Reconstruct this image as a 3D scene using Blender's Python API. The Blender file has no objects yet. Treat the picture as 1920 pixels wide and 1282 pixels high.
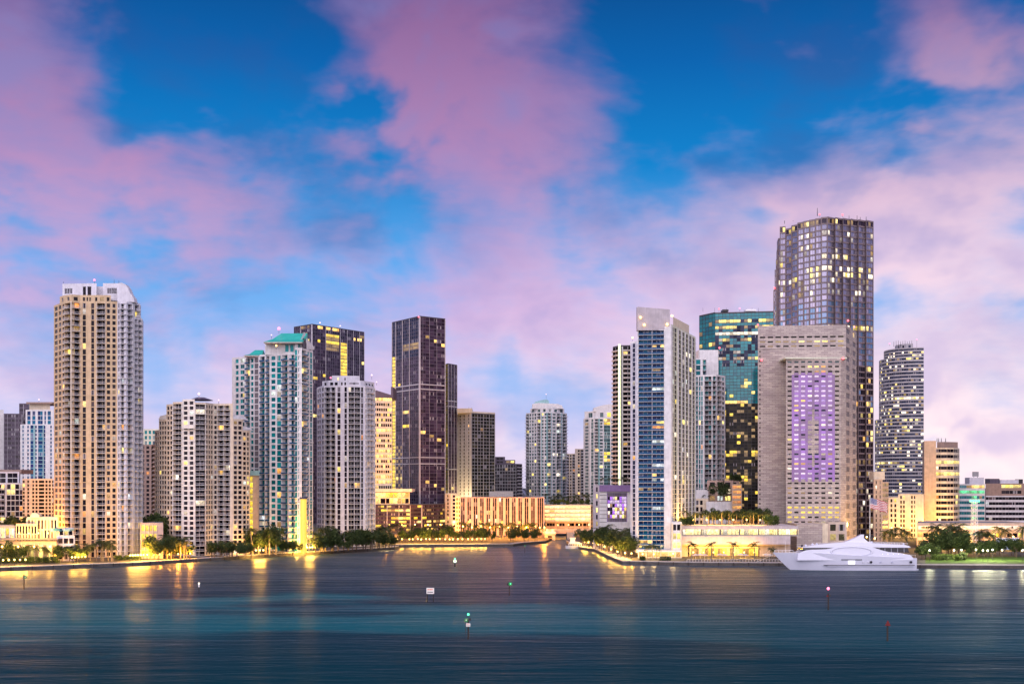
import bpy, math, random
from mathutils import Vector
random.seed(7)
R = math.radians
SC = bpy.context.scene
COL = SC.collection

# ------------------------------------------------------------------ camera
# level camera on a ship's upper deck, 42 m above the bay; the picture is shifted up, so verticals stay vertical
F, CX, HY, CZ = 2200.0, 960.0, 905.0, 42.0        # focal length in photo pixels, centre column, horizon row, eye height
cam = bpy.data.cameras.new("camera")
cam.sensor_width = 36; cam.lens = 36 * F / 1920
cam.shift_y = (HY - 641) / 1920
cam.clip_start = 1; cam.clip_end = 60000
camo = bpy.data.objects.new("camera", cam); COL.objects.link(camo)
camo.location = (0, 0, CZ); camo.rotation_euler = (R(90), 0, 0)
SC.camera = camo

# ------------------------------------------------------------------ render settings / exposure
vs = SC.view_settings
vs.view_transform = 'Standard'; vs.look = 'None'; vs.exposure = 0.28; vs.gamma = 1.0; vs.use_curve_mapping = False
SC.render.engine = 'CYCLES'
SC.cycles.use_denoising = True
SC.cycles.max_bounces = 6; SC.cycles.diffuse_bounces = 2; SC.cycles.glossy_bounces = 4; SC.cycles.transparent_max_bounces = 6
SC.cycles.caustics_reflective = False; SC.cycles.caustics_refractive = False
SC.cycles.sample_clamp_indirect = 4.0; SC.cycles.sample_clamp_direct = 0
SC.cycles.use_light_tree = True

def X(px, D): return (px - CX) / F * D
def Z(py, D): return CZ + (HY - py) / F * D
def DW(py, z=0.0): return (CZ - z) * F / (py - HY)     # distance of a point at height z seen at row py

class NT:
    """small helper to write node trees"""
    def __init__(s, tree): s.t = tree; s.n = tree.nodes; s.l = tree.links
    def node(s, typ, **kw):
        n = s.n.new(typ)
        for k, v in kw.items(): setattr(n, k, v)
        return n
    def put(s, sock, v):
        if hasattr(v, 'is_linked') or hasattr(v, 'links'): s.l.new(v, sock)
        elif v is not None: sock.default_value = v
    def math(s, op, a, b=None, c=None, clamp=False):
        n = s.node('ShaderNodeMath', operation=op); n.use_clamp = clamp
        for i, v in enumerate((a, b, c)):
            if v is not None: s.put(n.inputs[i], v)
        return n.outputs[0]
    def vec(s, op, a, b=None, scale=None):
        n = s.node('ShaderNodeVectorMath', operation=op)
        s.put(n.inputs[0], a)
        if b is not None: s.put(n.inputs[1], b)
        if scale is not None: s.put(n.inputs[3], scale)
        return n.outputs['Value'] if op in ('DISTANCE', 'LENGTH', 'DOT_PRODUCT') else n.outputs[0]
    def sep(s, v):
        n = s.node('ShaderNodeSeparateXYZ'); s.put(n.inputs[0], v); return n.outputs
    def comb(s, x, y, z):
        n = s.node('ShaderNodeCombineXYZ')
        for i, v in enumerate((x, y, z)): s.put(n.inputs[i], v)
        return n.outputs[0]
    def noise(s, vec, scale, detail=3, rough=.5, dist=0, dims='3D'):
        n = s.node('ShaderNodeTexNoise'); n.noise_dimensions = dims
        if vec is not None: s.put(n.inputs['Vector'], vec)
        n.inputs['Scale'].default_value = scale; n.inputs['Detail'].default_value = detail
        n.inputs['Roughness'].default_value = rough; n.inputs['Distortion'].default_value = dist
        return n.outputs[0]
    def mapr(s, v, a, b, c=0., d=1., smooth=False):
        n = s.node('ShaderNodeMapRange'); n.interpolation_type = 'SMOOTHSTEP' if smooth else 'LINEAR'
        s.put(n.inputs[0], v)
        for i, q in enumerate((a, b, c, d)): s.put(n.inputs[i + 1], q)
        return n.outputs[0]
    def mix(s, f, a, b, mode='MIX'):
        n = s.node('ShaderNodeMix'); n.data_type = 'RGBA'; n.blend_type = mode
        s.put(n.inputs[0], f)
        for i, v in ((6, a), (7, b)):
            if isinstance(v, tuple): v = (*v[:3], 1)
            s.put(n.inputs[i], v)
        return n.outputs[2]
    def ramp(s, v, stops, interp='LINEAR'):
        n = s.node('ShaderNodeValToRGB'); n.color_ramp.interpolation = interp
        e = n.color_ramp.elements
        while len(e) < len(stops): e.new(.5)
        for el, (p, c) in zip(e, stops): el.position = p; el.color = (*c[:3], 1)
        s.put(n.inputs[0], v); return n.outputs[0]

# ------------------------------------------------------------------ sky
SUN_EL, SUN_AZ = R(24), R(-168)        # faint afterglow from behind the viewer, slightly to the left
wd = bpy.data.worlds.new("World"); SC.world = wd; wd.use_nodes = True
w = NT(wd.node_tree); w.n.clear()
tc = w.node('ShaderNodeTexCoord'); d = w.vec('NORMALIZE', tc.outputs['Generated'])
dx, dy, dz = w.sep(d)
zc = w.math('MAXIMUM', dz, 0.0)
den = w.math('ADD', zc, 0.16)
cp = w.comb(w.math('DIVIDE', dx, den), w.math('DIVIDE', dy, den), 0.0)            # the cloud layer overhead
warp = w.noise(cp, 1.1, 2, .5)
cpw = w.vec('ADD', cp, w.vec('SCALE', w.comb(warp, w.math('MULTIPLY', warp, .4), 0.), scale=.55))
wq = w.noise(w.vec('MULTIPLY', d, (1, 1, 1.2)), 3.5, 2, .5)
dw = w.vec('ADD', d, w.vec('SCALE', w.comb(wq, wq, w.math('MULTIPLY', wq, -.6)), scale=.10))
n1 = w.noise(w.vec('MULTIPLY', dw, (1, 1, 1.45)), 4.2, 4, .52)
n2 = w.noise(w.vec('MULTIPLY', dw, (1, 1, 1.8)), 9.5, 4, .52)
n3 = w.noise(w.vec('MULTIPLY', dw, (1.4, 1.4, 6.5)), 2.8, 4, .52)                # thin flat streaks toward the horizon
ds = w.vec('MULTIPLY', d, (1, 1, 1.35))
def blob(px, py, r, amt):
    v = Vector(((px - CX) / F, 1, (HY - py) / F)).normalized(); v.z *= 1.35
    wob = w.vec('ADD', ds, w.vec('SCALE', w.comb(w.math('SUBTRACT', n1, .5), 0., w.math('SUBTRACT', n2, .5)), scale=.26))
    dist = w.vec('DISTANCE', wob, tuple(v))
    return w.mapr(dist, 0.0, r / F, amt * .86, 0.0, True)
blobs = [(-60, 130, 400, .40), (90, 340, 340, .34), (400, 355, 230, .30), (700, 110, 380, .40), (870, 200, 320, .32),
         (1010, 60, 240, .16), (960, 340, 260, .18), (1150, 215, 200, .22), (1560, 320, 220, .22), (1800, 80, 230, .32), (1720, 140, 180, .22),
         (1890, 340, 360, .36), (1700, 420, 260, .22), (1400, 500, 340, .16), (1100, 520, 360, .18), (820, 520, 300, .16), (1420, 5, 100, .25),
         (1460, 70, 80, .2), (200, 420, 240, .14),
         (340, 130, 290, -.60), (430, 20, 290, -.42), (1280, 100, 280, -.46), (1500, 80, 260, -.42), (1480, 210, 240, -.30), (1760, 235, 140, -.22),
         (1900, 30, 120, -.34), (1220, 320, 240, -.20), (780, 350, 260, -.26), (620, 300, 200, -.22), (250, 230, 120, -.22), (450, 470, 320, -.16), (120, 545, 260, -.16), (540, 560, 220, -.12),
         (1010, 105, 110, -.16), (1660, 285, 150, -.24)]
n4 = w.noise(w.vec('MULTIPLY', dw, (1, 1, 1.5)), 19., 3, .5)
acc = w.math('MULTIPLY', n1, .85)
acc = w.math('ADD', acc, w.math('ADD', w.math('MULTIPLY', n2, .80), -.125)); acc = w.math('ADD', acc, w.math('MULTIPLY', w.math('SUBTRACT', n4, .5), .55))
n5 = w.noise(w.vec('MULTIPLY', dw, (1, 1, 2.6)), 38., 3, .55)
acc = w.math('ADD', acc, w.math('MULTIPLY', w.math('SUBTRACT', n5, .5), .22))
low = w.mapr(dz, .0, .24, 1, 0, True)
acc = w.math('ADD', acc, w.math('MULTIPLY', w.math('SUBTRACT', n3, .5), w.mapr(low, 0, 1, .18, .75)))
acc = w.math('ADD', acc, w.math('MULTIPLY', low, .20))
for b in blobs: acc = w.math('ADD', acc, blob(*b))
mask = w.math('MULTIPLY', w.mapr(acc, .46, 1.12, 0, 1, True), w.mapr(dz, .05, .38, 1.0, .86))
clear = w.ramp(w.mapr(dz, 0, .42), [(0, (.52, .48, .76)), (.2, (.30, .46, .82)), (.42, (.10, .36, .78)), (.62, (.004, .20, .55)), (.8, (.002, .11, .38)), (1, (.002, .045, .19))])
sky = w.node('ShaderNodeTexSky', sky_type='NISHITA'); sky.sun_disc = False
sky.sun_elevation = R(3); sky.sun_rotation = SUN_AZ; sky.altitude = 40; sky.air_density = 1.2; sky.dust_density = .6; sky.ozone_density = 3.0
nish = w.vec('SCALE', sky.outputs[0], scale=.06)
clear = w.mix(.06, clear, nish)
clear = w.mix(w.mapr(n2, .40, .72, 0, .55, True), clear, w.mix(w.mapr(dz, 0, .42), (.10, .22, .55), (.004, .05, .22)))               # darker blue veils
cloud = w.ramp(w.mapr(dz, 0, .42), [(0, (1.0, .84, .84)), (.16, (.86, .64, .76)), (.35, (.64, .41, .64)), (.62, (.42, .22, .42)), (1, (.20, .08, .22))])
glow = w.mapr(w.vec('DISTANCE', ds, (.38, .92, .06)), 0, .50, 1, 0, True)              # warmer, brighter toward the right
cloud = w.mix(w.math('MULTIPLY', glow, .75), cloud, (1.0, .80, .78))
cloud = w.mix(w.mapr(w.math('ADD', w.math('MULTIPLY', n2, .6), w.math('MULTIPLY', n4, .4)), .44, .66, 0, .55, True), cloud, w.mix(w.mapr(dz, 0, .42), (.42, .36, .66), (.10, .16, .42)))
skyc = w.mix(mask, clear, cloud)
below = w.mapr(dz, -.02, 0, 0, 1)
skyc = w.mix(below, (.25, .26, .38), skyc)
bg = w.node('ShaderNodeBackground'); w.put(bg.inputs[0], skyc); bg.inputs[1].default_value = 1.0
out = w.node('ShaderNodeOutputWorld'); w.l.new(bg.outputs[0], out.inputs[0])

# ------------------------------------------------------------------ the low sun: a wide, weak, pinkish afterglow
sl = bpy.data.lights.new("sun", 'SUN'); sl.energy = 4.3; sl.angle = R(120); sl.color = (1.0, .86, .88)
so = bpy.data.objects.new("sun", sl); COL.objects.link(so)
so.rotation_euler = (R(90) - SUN_EL, 0, R(-12)); so.location = (-300, -300, 300)

# ------------------------------------------------------------------ materials
MATS = {}
def newmat(name):
    m = bpy.data.materials.new(name); m.use_nodes = True
    t = NT(m.node_tree); t.n.clear()
    o = t.node('ShaderNodeOutputMaterial'); p = t.node('ShaderNodeBsdfPrincipled')
    t.l.new(p.outputs[0], o.inputs[0]); t.p = p; t.o = o
    MATS[name] = m
    return m, t
def surf(name, rgb, rough=.75, var=.18, scale=.35, spec=.4, streak=True, metallic=0., bump=.0):
    """painted / stone / concrete surface: base colour with patchy weathering and faint rain streaks"""
    m, t = newmat(name)
    c = t.node('ShaderNodeTexCoord').outputs['Object']
    n = t.noise(c, scale, 4, .6)
    f = t.mapr(n, .3, .7, 1 - var, 1 + var * .5)
    if streak:
        k = t.noise(t.vec('MULTIPLY', c, (1.6, 1.6, .06)), 1.0, 3, .6)
        f = t.math('MULTIPLY', f, t.mapr(k, .3, .7, 1 - var * .7, 1.04))
    col = t.mix(1.0, (*rgb, 1), t.comb(f, f, f), 'MULTIPLY')
    t.put(t.p.inputs['Base Color'], col)
    t.p.inputs['Roughness'].default_value = rough; t.p.inputs['Metallic'].default_value = metallic
    t.p.inputs['Specular IOR Level'].default_value = spec
    if bump:
        b = t.node('ShaderNodeBump'); b.inputs['Strength'].default_value = bump; b.inputs['Distance'].default_value = .1
        t.l.new(t.noise(c, scale * 8, 3), b.inputs['Height']); t.l.new(b.outputs[0], t.p.inputs['Normal'])
    return m
def rnd_node(t):
    oi = t.node('ShaderNodeObjectInfo'); ge = t.node('ShaderNodeNewGeometry')
    return t.math('FRACT', t.math('ADD', oi.outputs['Random'], ge.outputs['Random Per Island']))
def glass(name, stops, rough=.08, spec=.10, blind=.13, blindc=(.34, .32, .36), metallic=0., wav=.0):
    """window pane seen from outside: dark room behind, a share of the panes with drawn curtains"""
    m, t = newmat(name)
    r = rnd_node(t)
    base = t.ramp(r, stops, 'LINEAR')
    uv = t.node('ShaderNodeTexCoord').outputs['UV']; ux, uy, _ = t.sep(uv)
    r2 = t.math('FRACT', t.math('MULTIPLY', r, 17.31)); r3 = t.math('FRACT', t.math('MULTIPLY', r, 41.7))
    side = t.math('LESS_THAN', t.math('ABSOLUTE', t.math('SUBTRACT', ux, .5)), t.math('SUBTRACT', .5, t.math('MULTIPLY', r3, .42)))
    cur = t.math('MULTIPLY', t.math('LESS_THAN', r2, blind), t.math('SUBTRACT', 1.0, side))
    fold = t.mapr(t.math('SINE', t.math('MULTIPLY', ux, 60.)), -1, 1, .75, 1.0)
    bc = t.mix(1., (*blindc, 1), t.comb(fold, fold, fold), 'MULTIPLY')
    t.put(t.p.inputs['Base Color'], t.mix(cur, base, bc))
    t.p.inputs['Roughness'].default_value = rough; t.p.inputs['Specular IOR Level'].default_value = spec
    t.p.inputs['Metallic'].default_value = metallic
    if wav:
        oc = t.node('ShaderNodeTexCoord').outputs['Object']
        b = t.node('ShaderNodeBump'); b.inputs['Strength'].default_value = wav; b.inputs['Distance'].default_value = .05
        t.l.new(t.noise(t.vec('ADD', uv, t.comb(r, r2, 0.)), 1.3, 1), b.inputs['Height']); t.l.new(b.outputs[0], t.p.inputs['Normal'])
    return m
def lit(name, c1, c2, s0, s1, sample=False):
    """a pane with a lamp on in the room: brighter patches, blinds, furniture shapes"""
    m, t = newmat(name)
    r = rnd_node(t)
    uv = t.node('ShaderNodeTexCoord').outputs['UV']; ux, uy, _ = t.sep(uv)
    q = t.vec('ADD', uv, t.comb(t.math('MULTIPLY', r, 37.), t.math('MULTIPLY', r, 11.), 0.))
    n = t.noise(q, 2.6, 2, .6)
    top = t.mapr(uy, 0, 1, .55, 1.15)
    e = t.math('MULTIPLY', t.mapr(n, .3, .65, .25, 1.0), top)
    e = t.math('MULTIPLY', e, t.mapr(r, 0, 1, s0 * 1.15, s1 * 1.35))
    t.put(t.p.inputs['Emission Color'], t.mix(t.math('FRACT', t.math('MULTIPLY', r, 7.7)), c1, c2))
    t.put(t.p.inputs['Emission Strength'], e)
    t.p.inputs['Base Color'].default_value = (.12, .09, .06, 1); t.p.inputs['Roughness'].default_value = .2
    m.cycles.emission_sampling = 'AUTO' if sample else 'NONE'
    return m
def emit(name, rgb, s, sample=False, base=(.3, .3, .3)):
    m, t = newmat(name)
    t.p.inputs['Base Color'].default_value = (*base, 1); t.p.inputs['Emission Color'].default_value = (*rgb, 1)
    t.p.inputs['Emission Strength'].default_value = s
    m.cycles.emission_sampling = 'AUTO' if sample else 'NONE'
    return m

surf('tan', (.60, .45, .29)); surf('tan_trim', (.68, .60, .52)); surf('white', (.72, .72, .74)); surf('lavender_white', (.66, .66, .74))
surf('cream', (.66, .56, .45)); surf('cream_trim', (.72, .69, .66)); surf('rose_stone', (.50, .42, .38)); surf('brown', (.32, .23, .20))
surf('pink', (.56, .40, .34)); surf('dark_frame', (.045, .038, .048), .5); surf('plum_frame', (.10, .08, .12), .5); surf('steel_line', (.48, .47, .52), .45)
surf('granite', (.20, .155, .17), .45, .12); surf('grey', (.32, .32, .35)); surf('roof_grey', (.22, .22, .25)); surf('green_copper', (.03, .42, .36), .5, .12)
surf('sand', (.66, .48, .34)); surf('sand_light', (.72, .62, .48)); surf('concrete', (.42, .40, .39), .85, .25, .8); surf('promenade', (.38, .34, .36), .8, .2, .5)
surf('band_grey', (.40, .39, .43)); surf('slab', (.50, .44, .42)); surf('slab_white', (.70, .70, .74)); surf('slab_dark', (.30, .29, .32)); surf('teal_trim', (.30, .52, .55)); surf('mauve', (.46, .42, .46))
surf('purple_paint', (.26, .17, .38), .6); surf('pale_green', (.66, .68, .56)); surf('awning_blue', (.03, .18, .30), .6); surf('asphalt', (.05, .05, .055), .9)
surf('dark_metal', (.03, .03, .035), .5, .1); surf('white_metal', (.78, .78, .80), .4, .05, streak=False); surf('pile_wood', (.045, .035, .03), .9, .3, 3)
surf('yacht_paint', (.60, .63, .75), .18, .04, .2, .5, False); surf('yacht_dark', (.02, .02, .03), .1, .1, 1, .6, False); surf('teak', (.28, .17, .09), .7)
surf('umbrella_cloth', (.62, .56, .55), .85, .1); surf('lamp_iron', (.05, .05, .05), .5, .1); surf('sign_white', (.85, .83, .78), .5, .08, 2); surf('sign_ink', (.02, .02, .02), .6, .05)
surf('sign_orange', (.70, .16, .04), .5, .05); surf('board_green', (.01, .30, .06), .5, .1); surf('board_red', (.14, .008, .01), .5, .1)
surf('grass', (.07, .13, .03), .95, .5, .25, .1, False); surf('sand_soil', (.12, .10, .07), .95, .4, .4, .1, False)
# travertine: coursed blocks with recessed joints (each well under ten pixels)
m, t = newmat('travertine')
c = t.node('ShaderNodeTexCoord').outputs['Object']; cx_, cy_, cz_ = t.sep(c)
bk = t.node('ShaderNodeTexBrick'); t.put(bk.inputs['Vector'], t.comb(t.math('ADD', cx_, t.math('MULTIPLY', cy_, .7)), cz_, 0.))
bk.inputs['Color1'].default_value = (.52, .45, .41, 1); bk.inputs['Color2'].default_value = (.34, .28, .28, 1); bk.inputs['Mortar'].default_value = (.28, .23, .23, 1)
bk.inputs['Scale'].default_value = .28; bk.inputs['Mortar Size'].default_value = .03; bk.inputs['Row Height'].default_value = .3; bk.inputs['Brick Width'].default_value = .9; bk.inputs['Bias'].default_value = -.1
nn = t.noise(t.vec('MULTIPLY', c, (.1, .1, .6)), 1., 4, .6); ff = t.mapr(nn, .3, .7, .82, 1.1)
t.put(t.p.inputs['Base Color'], t.mix(1., bk.outputs[0], t.comb(ff, ff, ff), 'MULTIPLY')); t.p.inputs['Roughness'].default_value = .75
bb = t.node('ShaderNodeBump'); bb.inputs['Strength'].default_value = .5; bb.inputs['Distance'].default_value = .08; bb.invert = True
t.l.new(bk.outputs['Fac'], bb.inputs['Height']); t.l.new(bb.outputs[0], t.p.inputs['Normal'])

glass('glass_dark', [(0, (.005, .004, .009)), (.6, (.014, .011, .020)), (.9, (.03, .024, .034)), (1, (.08, .06, .07))])
glass('glass_navy', [(0, (.010, .014, .035)), (.6, (.02, .03, .07)), (1, (.05, .06, .11))], blind=.15)
glass('glass_teal', [(0, (.004, .045, .065)), (.5, (.003, .19, .22)), (.8, (.02, .32, .34)), (1, (.05, .07, .11))], blind=.12, blindc=(.4, .42, .44))
glass('glass_blue', [(0, (.004, .012, .08)), (.35, (.005, .035, .15)), (.65, (.006, .09, .22)), (.88, (.008, .15, .26)), (1, (.02, .02, .14))], blind=.22, blindc=(.30, .34, .46))
glass('glass_green', [(0, (.03, .06, .07)), (.6, (.08, .13, .14)), (1, (.20, .25, .26))], blind=.3, blindc=(.5, .52, .5))
glass('glass_black', [(0, (.008, .009, .009)), (.7, (.022, .022, .02)), (1, (.06, .055, .03))], blind=.06)
glass('glass_plum', [(0, (.020, .014, .026)), (.6, (.045, .03, .06)), (1, (.085, .06, .10))], blind=.10, rough=.05, spec=.22, wav=.1)
glass('glass_office', [(0, (.004, .10, .14)), (.5, (.008, .19, .22)), (1, (.004, .12, .14))], blind=.0, rough=.04, metallic=.15, spec=.5, wav=.12)
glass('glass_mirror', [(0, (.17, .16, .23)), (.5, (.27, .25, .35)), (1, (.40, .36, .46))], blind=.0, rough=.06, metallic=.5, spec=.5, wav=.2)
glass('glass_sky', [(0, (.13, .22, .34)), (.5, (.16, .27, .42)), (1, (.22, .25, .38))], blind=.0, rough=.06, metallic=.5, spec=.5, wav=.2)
glass('louvre_grey', [(0, (.13, .12, .14)), (1, (.20, .18, .20))], blind=0, rough=.6)
lit('lit_warm', (1.0, .50, .10), (1.0, .66, .18), .25, 2.2); lit('lit_yellow', (1.0, .72, .10), (1.0, .80, .26), .3, 2.2); lit('lit_white', (1.0, .82, .55), (1.0, .93, .78), .3, 2.0)
lit('lit_cool', (.80, .95, .85), (.85, .9, 1.0), .3, 1.2); lit('lit_orange', (1.0, .28, .05), (1.0, .45, .08), .5, 1.3); lit('lit_dim', (.9, .55, .16), (.8, .5, .2), .12, .45); lit('lit_gold', (1.0, .62, .03), (1.0, .70, .07), .9, 1.7)
lit('lit_strip', (1.0, .80, .36), (1.0, .70, .22), 1.4, 2.4, True); lit('lit_lime', (.75, 1.0, .18), (.9, 1.0, .35), .6, 1.2); lit('lit_green', (.05, .9, .30), (.1, 1., .45), .4, 1.2)
lit('led_purple', (.36, .10, .90), (.46, .16, .95), 1.0, 1.4, True); lit('led_wall', (.30, .09, .66), (.36, .13, .74), .95, 1.1, True); lit('led_soft', (.46, .26, .85), (.60, .40, .95), .8, 1.1, True); lit('led_faint', (.30, .18, .5), (.36, .22, .55), .35, .6); lit('led_lilac', (.78, .55, 1.0), (.95, .78, 1.0), .7, 1.2, True); lit('lit_blind', (.9, .82, .75), (.8, .72, .68), .25, .55)
emit('globe_warm', (1.0, .58, .13), 4.5); emit('globe_white', (1.0, .90, .66), 3); emit('beacon_red', (1.0, .07, .10), 2.6); emit('beacon_white', (1., .62, .70), 1.5)
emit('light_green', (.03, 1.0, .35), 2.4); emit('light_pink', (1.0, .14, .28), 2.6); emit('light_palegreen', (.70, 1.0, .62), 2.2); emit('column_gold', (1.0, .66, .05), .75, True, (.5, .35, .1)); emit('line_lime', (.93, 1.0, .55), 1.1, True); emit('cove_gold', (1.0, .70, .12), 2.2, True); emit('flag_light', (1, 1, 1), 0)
PALS = {'warm': ['lit_cool', 'lit_warm', 'lit_warm', 'lit_yellow', 'lit_yellow', 'lit_white', 'lit_orange', 'lit_dim', 'lit_blind'], 'gold': ['lit_gold', 'lit_yellow', 'lit_dim', 'lit_warm'],
        'office': ['lit_yellow', 'lit_white', 'lit_white', 'lit_dim', 'lit_blind'], 'cool': ['lit_white', 'lit_blind', 'lit_yellow', 'lit_cool'], 'hotel': ['lit_white', 'lit_warm', 'lit_dim']}

# ------------------------------------------------------------------ mesh and object helpers
class MB:
    def __init__(s): s.v = []; s.f = []; s.m = []; s.mats = []; s.uv = []
    def slot(s, mat):
        if mat not in s.mats: s.mats.append(mat)
        return s.mats.index(mat)
    def face(s, pts, mat, uv=None):
        i = len(s.v); s.v += [tuple(p) for p in pts]; s.f.append(tuple(range(i, i + len(pts)))); s.m.append(s.slot(mat)); s.uv.append(uv)
    def hexa(s, b, t, mat, bottom=True):
        """solid from bottom ring b to top ring t (same length lists of points)"""
        n = len(b)
        for i in range(n): s.face((b[i], b[(i + 1) % n], t[(i + 1) % n], t[i]), mat)
        s.face(t, mat)
        if bottom: s.face(b[::-1], mat)
    def box(s, x0, x1, y0, y1, z0, z1, mat):
        s.hexa([(x0, y0, z0), (x1, y0, z0), (x1, y1, z0), (x0, y1, z0)], [(x0, y0, z1), (x1, y0, z1), (x1, y1, z1), (x0, y1, z1)], mat)
    def tube(s, p0, p1, r0, r1, mat, n=6, cap=True):
        p0, p1 = Vector(p0), Vector(p1); a = (p1 - p0).normalized()
        u = a.cross(Vector((0, 0, 1)) if abs(a.z) < .9 else Vector((1, 0, 0))).normalized(); q = a.cross(u)
        rg = lambda p, r: [p + (u * math.cos(2 * math.pi * k / n) + q * math.sin(2 * math.pi * k / n)) * r for k in range(n)]
        s.hexa(rg(p0, r0), rg(p1, r1), mat, cap)
    def ball(s, c, r, mat, nu=8, nv=6, sz=1.0):
        for j in range(nv):
            for i in range(nu):
                P = []
                for (a, b_) in ((i, j), (i + 1, j), (i + 1, j + 1), (i, j + 1)):
                    th = 2 * math.pi * a / nu; ph = math.pi * b_ / nv
                    P.append((c[0] + r * math.sin(ph) * math.cos(th), c[1] + r * math.sin(ph) * math.sin(th), c[2] - r * math.cos(ph) * sz))
                if j == 0: P = [P[0], P[2], P[3]]
                elif j == nv - 1: P = P[:3]
                s.face(P, mat)
    def mesh(s, name, off=(0, 0, 0), smooth=False):
        me = bpy.data.meshes.new(name)
        me.from_pydata([(a - off[0], b - off[1], c - off[2]) for a, b, c in s.v], [], s.f)
        for mt in s.mats: me.materials.append(MATS[mt])
        me.polygons.foreach_set('material_index', s.m)
        if any(u is not None for u in s.uv):
            l = me.uv_layers.new(name='UVMap'); dat = []
            for f, u in zip(s.f, s.uv):
                for k in range(len(f)): dat += (u[k] if u else (.5, .5))
            l.data.foreach_set('uv', dat)
        if smooth: me.polygons.foreach_set('use_smooth', [True] * len(s.f))
        me.update(); return me
def link(name, data, parent=None, loc=None, **props):
    o = bpy.data.objects.new(name, data); COL.objects.link(o)
    if parent is not None: o.parent = parent
    if loc is not None: o.location = loc
    for k, v in props.items(): o[k] = v
    return o
def thing(name, label, cat, loc=(0, 0, 0), group=None, rz=0):
    o = link(name, None, None, loc, label=label, category=cat); o.rotation_euler[2] = rz
    o.empty_display_size = .1
    if group: o['group'] = group
    return o
def copy_thing(src, loc, rz, sc, label, group):
    c = src.copy(); COL.objects.link(c); c.location = loc; c.rotation_euler[2] = rz; c.scale = (sc, sc, sc); c['label'] = label; c['group'] = group
    for ch in [q for q in src.children if q.type != 'LIGHT']:
        k = ch.copy(); COL.objects.link(k); k.parent = c
        for g in ch.children:
            q = g.copy(); COL.objects.link(q); q.parent = k
    return c
PANES = {}
UVQ = ((0, 0), (1, 0), (1, 1), (0, 1))
def pane_faces(mb, P, mat, th=.08):
    """P(u, d, z) -> point on a unit pane"""
    a = [P(0, 0, 0), P(1, 0, 0), P(1, 0, 1), P(0, 0, 1)]; b = [P(0, -1, 0), P(1, -1, 0), P(1, -1, 1), P(0, -1, 1)]
    mb.face(a, mat, UVQ)
    return a, b
def pane_mesh(mat):
    if mat not in PANES:
        mb = MB(); mb.face([(0, 0, 0), (1, 0, 0), (1, 0, 1), (0, 0, 1)], mat, UVQ)
        for q in (((1, 0, 0), (1, 1, 0), (1, 1, 1), (1, 0, 1)), ((0, 1, 0), (0, 0, 0), (0, 0, 1), (0, 1, 1)), ((0, 0, 1), (1, 0, 1), (1, 1, 1), (0, 1, 1)), ((0, 1, 0), (1, 1, 0), (1, 0, 0), (0, 0, 0)), ((1, 1, 0), (0, 1, 0), (0, 1, 1), (1, 1, 1))):
            mb.face(q, mat)
        PANES[mat] = mb.mesh('pane_' + mat)
    return PANES[mat]
BALC = {}
def balcony_mesh(wid, dep, slab, style):
    key = (round(wid * 2) / 2, dep, slab, style)
    if key not in BALC:
        wq = key[0]; mb = MB()
        th = .07 if style == 'glass' else .10; mb.box(0, wq, -dep, -.004, -th, th, slab)
        if style == 'glass':
            mb.box(.02, wq - .02, -dep + .04, -dep + .1, .09, .95, 'rail_glass')
        elif style == 'solid':
            mb.box(.01, wq - .01, -dep + .02, -dep + .14, .125, .95, slab)
        else:
            mb.box(0, wq, -dep + .03, -dep + .11, 1.0, 1.09, 'rail_metal')
            k = max(3, int(wq / .7))
            for i in range(k + 1):
                x = .03 + (wq - .14) * i / k; mb.box(x, x + .08, -dep + .04, -dep + .09, .12, 1.0, 'rail_metal')
        for x in (.0, wq - .07): mb.box(x + .004, x + .06, -dep + .13, -.01, .95, 1.03, 'rail_metal')
        BALC[key] = mb.mesh('balcony_' + slab)
    return BALC[key], key[0]
surf('rail_metal', (.62, .60, .66), .5, .05); surf('rail_glass', (.008, .075, .19), .2, .2, 1, .15)
# opening margins per bay kind: side (m), sill share, head share, recess (m), split width (m)
KIND = {'w': (.0, .24, .10, .40, 2.4), 't': (.0, .05, .07, .28, 2.4), 'g': (.06, .13, .02, .16, 3.2), 'n': (.0, .42, .03, .22, 2.6), 'B': (.0, .02, .07, 2.1, 2.2), 'f': (.08, .05, .04, .12, 9.0), 'q': (.5, .15, .10, .45, 2.3), 'h': (.0, .45, .20, .35, 9.)}

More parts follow.
